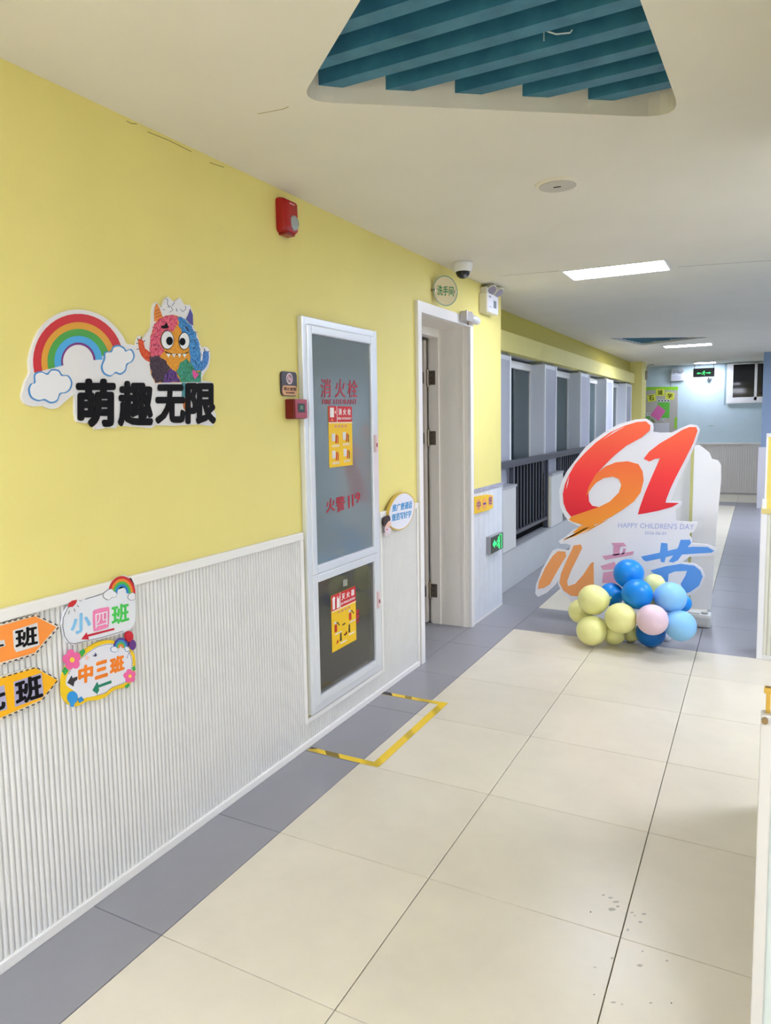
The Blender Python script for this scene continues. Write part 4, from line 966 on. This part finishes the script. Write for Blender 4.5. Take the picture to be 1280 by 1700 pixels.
# oval slogan sign
OV = Pl('L', .03)
Zo = lambda pts: [OV.U(*p) for p in zz(620, 800, 15.45, pts)]
ovp = smoothp([(790, 262), (900, 300), (1010, 410), (1045, 560), (1030, 760), (970, 950), (880, 1100), (760, 1200), (640, 1240), (530, 1220), (430, 1160), (380, 1040), (365, 860), (390, 700), (460, 530), (560, 380), (670, 295)], 3)
ov = obj('slogan_sign', pp(Zo(ovp), OV, -.012, .004), flat((216, 184, 88))); tag(ov, 'oval white slogan sign with gold rim and blue characters left of the door', 'sign')
oc = np.mean(np.array(ovp), axis=0)
obj('white_face', pp(Zo([tuple(oc+(np.array(p)-oc)*.94) for p in ovp]), OV, .004, .005), flat((232, 232, 242)), ov)
BL = flat((52, 150, 206))
text('lettering', '推广普通话', Zo([(455, 775), (965, 670), (975, 480), (470, 580)]), OV, .005, BL, ov, .02)
text('lettering', '规范写好字', Zo([(445, 1020), (945, 900), (950, 725), (450, 825)]), OV, .005, BL, ov, .02)
obj('child_hair', pp(Zo(smoothp([(320, 880), (380, 860), (410, 930), (400, 1000), (330, 1040), (290, 1120), (255, 1120), (235, 1030), (270, 930)], 2)), OV, -.004, .006), flat((52, 38, 44)), ov)
obj('child_face', pp(Zo(smoothp([(320, 1070), (370, 1000), (420, 1030), (420, 1110), (380, 1160), (320, 1160), (285, 1130)], 2)), OV, .0, .007), flat((240, 196, 176)), ov)
obj('child_body', pp(Zo(smoothp([(290, 1160), (380, 1160), (430, 1200), (420, 1290), (350, 1330), (290, 1290)], 2)), OV, .0, .006), flat((232, 214, 222)), ov)
obj('child_legs', pp(Zo([(265, 1300), (330, 1310), (380, 1320), (400, 1370), (330, 1360), (300, 1410), (270, 1400)]), OV, .0, .005), flat((220, 206, 206)), ov)
obj('child_scarf', pp(Zo([(300, 1200), (340, 1195), (350, 1225), (300, 1235)]), OV, .006, .0068), flat((220, 110, 120)), ov)

# ------------------------------------------------------------------ floor tape
def tapemat():
    m = mat('hazard_tape', (238, 200, 30), .4); nt = m.node_tree; b = nt.nodes['Principled BSDF']; L = nt.links.new
    g = nt.nodes.new('ShaderNodeNewGeometry'); wv = nt.nodes.new('ShaderNodeTexWave'); wv.bands_direction = 'DIAGONAL'; wv.inputs['Scale'].default_value = 1.9; wv.inputs['Distortion'].default_value = 2
    L(g.outputs['Position'], wv.inputs['Vector'])
    r = nt.nodes.new('ShaderNodeValToRGB'); e = r.color_ramp.elements; e[0].position = .02; e[0].color = lin((200, 168, 24)); e[1].position = .22; e[1].color = lin((240, 202, 30))
    L(wv.outputs['Fac'], r.inputs['Fac']); L(r.outputs['Color'], b.inputs['Base Color']); return m
TM = tapemat()
tp = empty('floor_tape', (.2, 1.0, 0), 'yellow and black tape marking a rectangle on the floor before hydrant cabinet', 'floor tape')
obj('tape_strip', bx(.028, .39, .605, .640, 0.0005, .0016), TM, tp)
obj('tape_strip', bx(.355, .395, .61, 1.405, .001, .0022), TM, tp)
obj('tape_strip', bx(.02, .395, 1.368, 1.402, .0005, .0016), TM, tp)
TB = flat((44, 40, 44))
FZ = Pl('Z', 0)
obj('black_stripe', pp([(.012, 1.368), (.085, 1.368), (.06, 1.402), (.012, 1.402)], FZ, -.0016, -.0026), TB, tp)
obj('black_stripe', pp([(.028, .622), (.06, .640), (.028, .640)], FZ, -.0016, -.0026), TB, tp)
obj('olive_stripe', pp([(.13, .605), (.20, .605), (.17, .640), (.10, .640)], FZ, -.0016, -.0022), flat((128, 108, 30)), tp)
obj('olive_stripe', pp([(.16, 1.368), (.2, 1.368), (.185, 1.402), (.145, 1.402)], FZ, -.0016, -.0022), flat((150, 126, 30)), tp)

# ------------------------------------------------------------------ "61" standee
SY = Pl('Y', 3.25)
Z4 = lambda pts: [SY.U(*p) for p in zz(880, 690, 4, pts)]
Z5 = lambda pts: [SY.U(*p) for p in zz(880, 870, 4, pts)]
d5 = 720
outl = [(770, 20), (812, 50), (818, 80), (815, 108), (860, 114), (940, 112), (1010, 78), (1060, 57), (1108, 64), (1127, 92), (1105, 170), (1050, 300), (985, 430), (930, 568), (1008, 574), (1008, 592), (965, 628), (968, 700), (1110, 710), (1102, 738), (1085, 772)]
outl += [(x, y+d5) for x, y in [(1060, 60), (1056, 76), (1074, 100), (1072, 128), (1180, 138), (1228, 160), (1238, 185), (1226, 203), (1170, 212), (1060, 216), (1012, 254), (1092, 264), (1140, 296), (1160, 348), (1140, 412), (1090, 456), (1044, 484), (1000, 560), (980, 640), (460, 640), (300, 570), (264, 500), (212, 452), (184, 395), (188, 372), (170, 402), (112, 456), (52, 484), (34, 462), (40, 400), (80, 300), (148, 178), (180, 164), (222, 172), (258, 176), (270, 140), (240, 130), (200, 132), (188, 112), (236, 84), (282, 44)]]
outl += [(330, 738), (255, 700), (225, 660), (200, 600), (193, 500), (213, 430), (245, 368), (300, 296), (368, 208), (438, 150), (520, 92), (600, 52), (700, 26)]
st = empty('children_day_standee', (1.0, 3.25, 0), 'white cut-out festival standee with big red 61 and brush lettering behind the balloons', 'standee')
# the foot of the board reaches the floor behind the balloons
ol = Z4(outl)
obj('backing_board', pp(ol, SY, -.02, 0), BOARD, st)
zlow = min(p[1] for p in ol)
obj('board_foot', bx(.82, 1.22, 3.13, 3.40, 0, .03, bev=.006), WHITE, st)
obj('foot_post', bx(.80, .86, 3.27, 3.30, .02, .55), WHITE, st)
obj('foot_post', bx(1.10, 1.16, 3.27, 3.30, .02, .55), WHITE, st)
zt, zb_ = Z4([(700, 40)])[0][1], Z4([(300, 668)])[0][1]
RG = gradz('red_gradient', [(0, (228, 14, 46)), (.45, (255, 56, 62)), (1, (255, 112, 70))], zb_, zt, .45)
OG = gradz('orange_gradient', [(0, (250, 160, 46)), (1, (255, 116, 62))], Z4([(0, 735)])[0][1], Z4([(0, 300)])[0][1], .45)
six = [(770, 38), (800, 65), (796, 98), (740, 146), (640, 200), (560, 265), (490, 335), (440, 388), (405, 450), (388, 520), (392, 570), (412, 598), (462, 608), (400, 626), (330, 650), (272, 670), (242, 632), (222, 580), (218, 520), (232, 455), (260, 390), (300, 320), (362, 250), (440, 176), (530, 112), (630, 66), (710, 42)]
SO = .0
obj('numeral_six', pp(Z4(six), SY, SO, .002), RG, st)
ring = [(440, 384), (500, 338), (570, 310), (650, 303), (720, 322), (748, 370), (755, 430), (735, 510), (690, 570), (620, 622), (540, 672), (462, 712), (385, 742), (340, 722), (285, 706), (258, 690), (275, 670), (330, 650), (400, 626), (462, 605), (530, 570), (590, 510), (606, 460), (590, 420), (550, 405), (490, 415), (440, 445), (410, 480), (372, 535), (392, 468)]
obj('numeral_six_loop', pp(Z4(ring), SY, .002, .003), OG, st)
for p in ([(420, 722), (430, 735), (300, 800), (222, 825), (240, 812)], [(340, 728), (380, 738), (310, 775), (280, 780)], [(470, 708), (520, 690), (380, 770), (340, 790)], [(360, 745), (400, 740), (240, 822), (215, 830)]):
    obj('brush_trail', pp(Z4(p), SY, .001, .0026), OG, st)
one = [(1060, 75), (1103, 76), (1112, 100), (1085, 180), (1025, 300), (965, 415), (930, 490), (905, 555), (900, 578), (988, 580), (945, 606), (850, 632), (770, 648), (716, 656), (730, 606), (762, 515), (802, 420), (842, 330), (862, 283), (830, 287), (792, 305), (755, 285), (792, 238), (862, 184), (942, 138), (1012, 94)]
obj('numeral_one', pp(Z4(one), SY, SO, .002), RG, st)
for p in ([(640, 68), (560, 105), (480, 160), (560, 112)], [(262, 400), (246, 450), (240, 490), (252, 450)]): obj('brush_gap', pp(Z4(p), SY, .002, .0026), BOARD, st)
EO = flat((244, 164, 98))
obj('lettering_stroke', pp(Z5([(185, 180), (235, 183), (240, 215), (205, 270), (165, 340), (132, 400), (92, 424), (52, 430), (60, 380), (100, 290), (150, 212)]), SY, SO, .002), EO, st)
obj('lettering_stroke', pp(Z5([(290, 142), (338, 135), (346, 160), (312, 230), (272, 310), (246, 380), (252, 412), (300, 396), (352, 338), (402, 262), (422, 250), (424, 400), (335, 480), (272, 476), (222, 442), (195, 390), (205, 330), (238, 250), (268, 190)]), SY, SO, .002), EO, st)
PKs = flat((224, 162, 192))
for p in ([(540, 125), (622, 123), (642, 148), (560, 152)], [(478, 212), (690, 180), (682, 204), (500, 238)], [(552, 152), (600, 148), (592, 206), (552, 210)], [(620, 160), (640, 165), (622, 200), (606, 204)], [(468, 278), (562, 250), (580, 300), (482, 304)], [(486, 322), (600, 305), (600, 392), (478, 392)]):
    obj('lettering_stroke', pp(Z5(p), SY, SO, .0018), PKs, st)
BLs = flat((92, 158, 238))
for k, p in enumerate(([(738, 215), (860, 190), (990, 160), (1080, 150), (1180, 152), (1222, 178), (1205, 190), (1100, 196), (960, 206), (860, 230), (772, 248), (752, 238)], [(870, 124), (912, 128), (915, 170), (892, 256), (868, 250), (862, 190)], [(1000, 104), (1062, 104), (1070, 126), (1032, 172), (982, 240), (950, 256), (920, 250), (950, 210), (985, 150)],
          [(800, 308), (900, 280), (1000, 264), (1092, 276), (1132, 310), (1146, 350), (1122, 410), (1062, 452), (1036, 458), (1010, 420), (1000, 396), (1032, 342), (1042, 310), (960, 315), (920, 332), (916, 382), (896, 382), (872, 342), (822, 328)])):
    obj('lettering_stroke', pp(Z5(p), SY, SO, .0016+.0003*k), BLs, st)
text('lettering', "HAPPY CHILDREN'S DAY", Z4([(585, 744), (1086, 757), (1090, 720), (587, 710)]), SY, SO, flat((168, 178, 222)), st, 0)
text('lettering', '2026-06-01', Z4([(760, 788), (903, 792), (904, 772), (761, 768)]), SY, SO, flat((164, 172, 214)), st, 0)
# rear display board
BY = Pl('Y', 3.60)
rb = empty('rear_display_board', (1.45, 3.60, 0), 'plain white scalloped display board with olive edge standing behind the 61 standee', 'display board')
RBM = mat('rear_white', (236, 234, 232), .5)
front = [(1152, 740), (1160, 738), (1168, 744), (1178, 752), (1182, 762), (1192, 764), (1197, 772), (1197, 800), (1190, 870), (1184, 960), (1180, 1012), (1144, 1010), (1147, 900)]
obj('front_panel', pp([BY.U(*p) for p in front], BY, -.012, .012), RBM, rb)
obj('olive_edge', pp([BY.U(*p) for p in [(1147.5, 741), (1153, 739.5), (1148, 905), (1146, 1008), (1141, 1008), (1143, 900)]], BY, -.03, .0135), mat('edge_olive', (190, 186, 120), .6), rb)
BY2 = Pl('Y', 3.66)
obj('side_panel', pp([BY2.U(*p) for p in [(1090, 745), (1110, 738), (1149, 741), (1146, 1000), (1090, 1000)]], BY2, -.02, 0), mat('rear_grey', (222, 222, 220), .5), rb)
wb_ = empty('water_base', (1.49, 3.52, 0), 'white translucent plastic water base holding the rear display board', 'stand base')
obj('tank', bx(1.30, 1.545, 3.46, 3.59, .0, .095, bev=.022), mat('tank_white', (226, 226, 222), .3), wb_, smooth=False)
obj('cap', disc((1.50, 3.50, .094), (0, 0, 1), .022, .012, 16), mat('cap_grey', (190, 190, 186), .4), wb_)
obj('rib', bx(1.36, 1.47, 3.475, 3.55, .094, .102, bev=.003), mat('tank_white', (226, 226, 222), .3), wb_)

# ------------------------------------------------------------------ balloons
bm = bmesh.new(); bmesh.ops.create_uvsphere(bm, u_segments=32, v_segments=20, radius=1)
for v in bm.verts:
    if v.co.z < 0:
        t = -v.co.z; v.co.z *= 1+.10*t*t; v.co.x *= 1-.10*t*t; v.co.y *= 1-.10*t*t
for f in bm.faces: f.smooth = True
bme = bpy.data.meshes.new('balloon'); bm.to_mesh(bme); bm.free()
bm = tube(bmesh.new(), [(0, 0, -1.08), (0, 0, -1.12), (0, 0, -1.15), (0, 0, -1.2)], [.09, .05, .05, .10], 10)
kme = bpy.data.meshes.new('knot'); bm.to_mesh(kme); bm.free()
BC = {'y': (240, 238, 160), 'b': (14, 138, 230), 'l': (144, 204, 250), 'p': (236, 208, 220), 'w': (226, 232, 238), 'n': (0, 104, 186)}
BL_ = [('b', 655, 330, 98, 2.96, 'bright blue balloon at the very top of the balloon cluster'),
       ('b', 540, 468, 78, 2.94, 'bright blue balloon between the topmost and the upper left yellow balloon'),
       ('b', 711, 465, 100, 2.8, 'bright blue balloon at the front centre of the cluster above the pink one'),
       ('y', 420, 503, 100, 2.77, 'pale yellow balloon at upper left front of the cluster'),
       ('y', 335, 580, 79, 2.88, 'pale yellow balloon at the far left of the cluster, half hidden'),
       ('y', 408, 708, 98, 2.7, 'pale yellow balloon lowest at left, resting on the floor'),
       ('y', 602, 625, 102, 2.7, 'pale yellow balloon at front centre, left of the pink one'),
       ('y', 555, 722, 78, 2.814, 'pale yellow balloon low behind the front centre yellow one'),
       ('y', 825, 402, 70, 3.022, 'pale yellow balloon peeking out above the upper light blue balloon'),
       ('y', 670, 722, 60, 2.921, 'small pale yellow balloon glimpsed low behind the dark blue one'),
       ('l', 932, 488, 102, 2.858, 'light blue balloon at upper right of the cluster'),
       ('b', 1010, 525, 60, 2.985, 'bright blue balloon peeking out at the far right edge'),
       ('p', 811, 635, 102, 2.682, 'pale pink balloon at the front of the cluster'),
       ('l', 997, 675, 102, 2.776, 'light blue balloon at lower right of the cluster'),
       ('n', 800, 722, 95, 2.857, 'dark blue balloon at the bottom resting on the floor under the pink one'),
       ('y', 790, 520, 70, 2.938, 'pale yellow balloon hidden between the centre blue and pink balloons'),
       ('w', 905, 740, 36, 3.038, 'small whitish balloon between pink and lower light blue balloons')]
for k, u, v, r, y, lab in BL_:
    pl = Pl('Y', y); c = pl.U(880+u/4, 870+v/4)
    depth = (np.array([c[0], y, c[1]])-CAM) @ FW
    rr = r/4*depth/FPX
    z = max(c[1], rr*1.0+.001)
    me = bme.copy(); me.name = 'balloon'; me.materials.append(mat('latex_'+k, BC[k], .36, spec=.4))
    o = bpy.data.objects.new('balloon', me); COL.objects.link(o)
    ctr = Vector((1.12, 2.92, .32)); d = Vector((c[0], y, z)) - ctr
    q = d.to_track_quat('Z', 'Y'); o.rotation_mode = 'QUATERNION'; o.rotation_quaternion = q
    o.location = (c[0], y, z); o.scale = (rr, rr, rr); tag(o, lab, 'balloon', 'balloons in front of the standee')
    km = kme.copy(); km.materials.append(MATS['latex_'+k]); kk = bpy.data.objects.new('knot', km); COL.objects.link(kk); kk.parent = o

# ------------------------------------------------------------------ far end wall things
bb = empty('notice_board', (.3, YEND, 1.1), 'grey notice board with lime fringe and pinned papers on far wall', 'notice board')
E1_ = Pl('Y', YEND-.004)
Ze = lambda pts: [E1_.U(*p) for p in zz(1060, 590, 5.818, pts)]
obj('board', pp(Ze([(60, 310), (382, 310), (376, 760), (60, 760)]), E1_, -.004, .012), mat('pinboard_grey', (190, 186, 178), .7), bb)
LM = flat((150, 216, 50))
fr = [(60, 310)] + [(382, 306)]
obj('lime_fringe', pp(Ze([(60, 306), (384, 302), (382, 334)] + [(382-16*i, 342 if i % 2 else 330) for i in range(1, 20)] + [(60, 338)]), E1_, .012, .016), LM, bb)
obj('lime_strip', pp(Ze([(350, 600), (374, 596), (370, 708), (348, 712)]), E1_, .012, .016), LM, bb)
GRN = flat((104, 200, 70)); YLM = flat((226, 230, 80))
obj('green_sheet', pp(Ze([(185, 456), (302, 452), (298, 604), (200, 604)]), E1_, .012, .015), GRN, bb)
obj('pink_sheet', pp(Ze([(190, 478), (265, 535), (195, 632), (118, 575)]), E1_, .015, .018), flat((226, 112, 178)), bb)
obj('white_sheet', pp(Ze([(140, 655), (298, 650), (296, 745), (140, 745)]), E1_, .012, .015), flat((214, 214, 222)), bb)
for ch, (x, y, rot_) in (('石', (126, 412, -.18)), ('诚', (210, 358, 0)), ('学', (304, 392, .12))):
    c, s_ = math.cos(rot_), math.sin(rot_)
    q = [(x+a*c-b*s_, y+a*s_+b*c) for a, b in ((-42, 34), (42, 34), (42, -34), (-42, -34))]
    nt_ = obj('note', pp(Ze(q), E1_, .012, .018), YLM, bb)
    q = [(x+a*c-b*s_, y+a*s_+b*c) for a, b in ((-24, 24), (24, 24), (24, -24), (-24, -24))]
    text('lettering', ch, Ze(q), E1_, .018, BLK, nt_, .02)
for k in range(4):
    x = 200+30*k; obj('white_tag', pp(Ze(ell(x, 438, 17, 14, 10)), E1_, .014, .019), flat((236, 240, 236)), bb)
    obj('tag_mark', pp(Ze(rq(x-7, 432, x+7, 445)), E1_, .019, .0195), BLK, bb)
for x, y in ((75, 570), (102, 568), (220, 620), (250, 622)):
    obj('white_tag', pp(Ze(ell(x, y, 14, 15, 10)), E1_, .014, .019), flat((236, 240, 236)), bb); obj('tag_mark', pp(Ze(rq(x-4, y-6, x+5, y+6)), E1_, .019, .0195), BLK, bb)
obj('leaf_cutout', pp(Ze([(70, 590), (108, 585), (112, 612), (90, 625), (70, 612)]), E1_, .012, .015), flat((110, 180, 90)), bb)
obj('leaf_cutout', pp(Ze([(110, 600), (150, 625), (165, 650), (130, 645)]), E1_, .012, .015), flat((120, 140, 90)), bb)
# far emergency light
fe = empty('emergency_light', (.45, YEND, 2.1), 'far white emergency light box with two lamps beside the hanging exit sign', 'emergency light')
a = EW.U(1114, 620); b = EW.U(1136, 632)
obj('box', bx(a[0], b[0], YEND-.06, YEND, b[1], a[1], bev=.006), WHITE, fe)
obj('face_plate', bx(a[0]+.015, b[0]-.015, YEND-.064, YEND-.06, b[1]+.015, a[1]-.012), mat('plate_lilac', (226, 228, 238), .4), fe)
for k in range(2): obj('print_line', bx(a[0]+.03, b[0]-.06, YEND-.0655, YEND-.064, b[1]+.035+.035*k, b[1]+.042+.035*k), flat((150, 156, 170)), fe)
for k in (.25, .78):
    x = a[0]+(b[0]-a[0])*k; lp = obj('lamp_head', tube(bmesh.new(), [(x, YEND-.02, a[1]+.045), (x, YEND-.07, a[1]+.04), (x, YEND-.09, a[1]+.035)], [.025, .05, .052], 16), mat('lamp_grey', (206, 208, 210), .4), fe)
    obj('lens', tube(bmesh.new(), [(x, YEND-.089, a[1]+.035), (x, YEND-.094, a[1]+.034)], .042, 16), mat('lens_pale', (170, 176, 182), .2), lp)
obj('cable', bx(a[0]-.005, a[0]+.004, YEND-.008, YEND, 2.055, a[1]), mat('cable_grey', (140, 144, 148), .5), fe)
# hanging exit sign
HX = Pl('Y', 12.4)
hx = empty('hanging_exit_sign', (.9, 12.4, 2.2), 'hanging dark exit sign with glowing green two way arrow before the far wall', 'exit sign')
a = HX.U(1151, 612); b = HX.U(1186, 625)
obj('housing', bx(a[0], b[0], 12.4, 12.43, b[1], a[1], bev=.003), mat('exit_black', (26, 36, 32), .3), hx)
pictogram(HX, .001, (a[0]+b[0])/2, (a[1]+b[1])/2-.01, .095, mat('exit_green2', (70, 240, 130), .4, emit=1.6), hx, both=True)
for x in (a[0]+.02, b[0]-.02): obj('hanger_rod', tube(bmesh.new(), [(x, 12.415, a[1]), (x, 12.415, HC)], .005, 8), METAL, hx)
# far dome camera
c = EW.U(1177, 627)
fc = empty('wall_camera', (c[0], YEND, c[1]), 'small white camera on far wall just under the exit sign', 'security camera')
obj('base', bx(c[0]-.05, c[0]+.05, YEND-.05, YEND, c[1]+.0, c[1]+.045, bev=.01), WHITE, fc)
bm = bmesh.new(); bmesh.ops.create_uvsphere(bm, u_segments=16, v_segments=10, radius=.045); bmesh.ops.translate(bm, vec=(c[0], YEND-.05, c[1]-.005), verts=bm.verts)
obj('ball', bm, WHITE, fc, smooth=True)
obj('lens', disc((c[0], YEND-.088, c[1]-.01), (0, -1, 0), .014, .01, 12), BLK, fc)
# flexible conduit lamp on the yellow pillar
c = Pl('Y', 12.1).U(1073, 632)
cl = empty('conduit_box', (-.03, 12.15, 2.2), 'small grey box with curved cable on far yellow pillar edge', 'junction box')
obj('box', bx(-.05, -.01, 12.08, 12.2, 2.17, 2.33, bev=.004), mat('conduit_grey', (150, 150, 140), .5), cl)
obj('cable', tube(bmesh.new(), [(-.03, 12.14, 2.33), (-.025, 12.14, 2.39), (.0, 12.15, 2.43), (.05, 12.16, 2.44), (.09, 12.16, 2.425)], .012, 8), mat('conduit_light', (196, 192, 176), .5), cl, smooth=True)
# ceiling fitting far + wall socket plate
c = EW.U(1180, 705)
ws = obj('wall_plate', bx(c[0]-.05, c[0]+.05, YEND-.008, YEND, c[1]-.03, c[1]+.03, bev=.002), mat('plate_pale', (206, 224, 228), .4)); tag(ws, 'small pale wall plate on the blue far wall', 'wall plate')
obj('slot', bx(c[0]-.04, c[0]+.04, YEND-.0095, YEND-.008, c[1]-.022, c[1]-.014), flat((130, 148, 150)), ws)
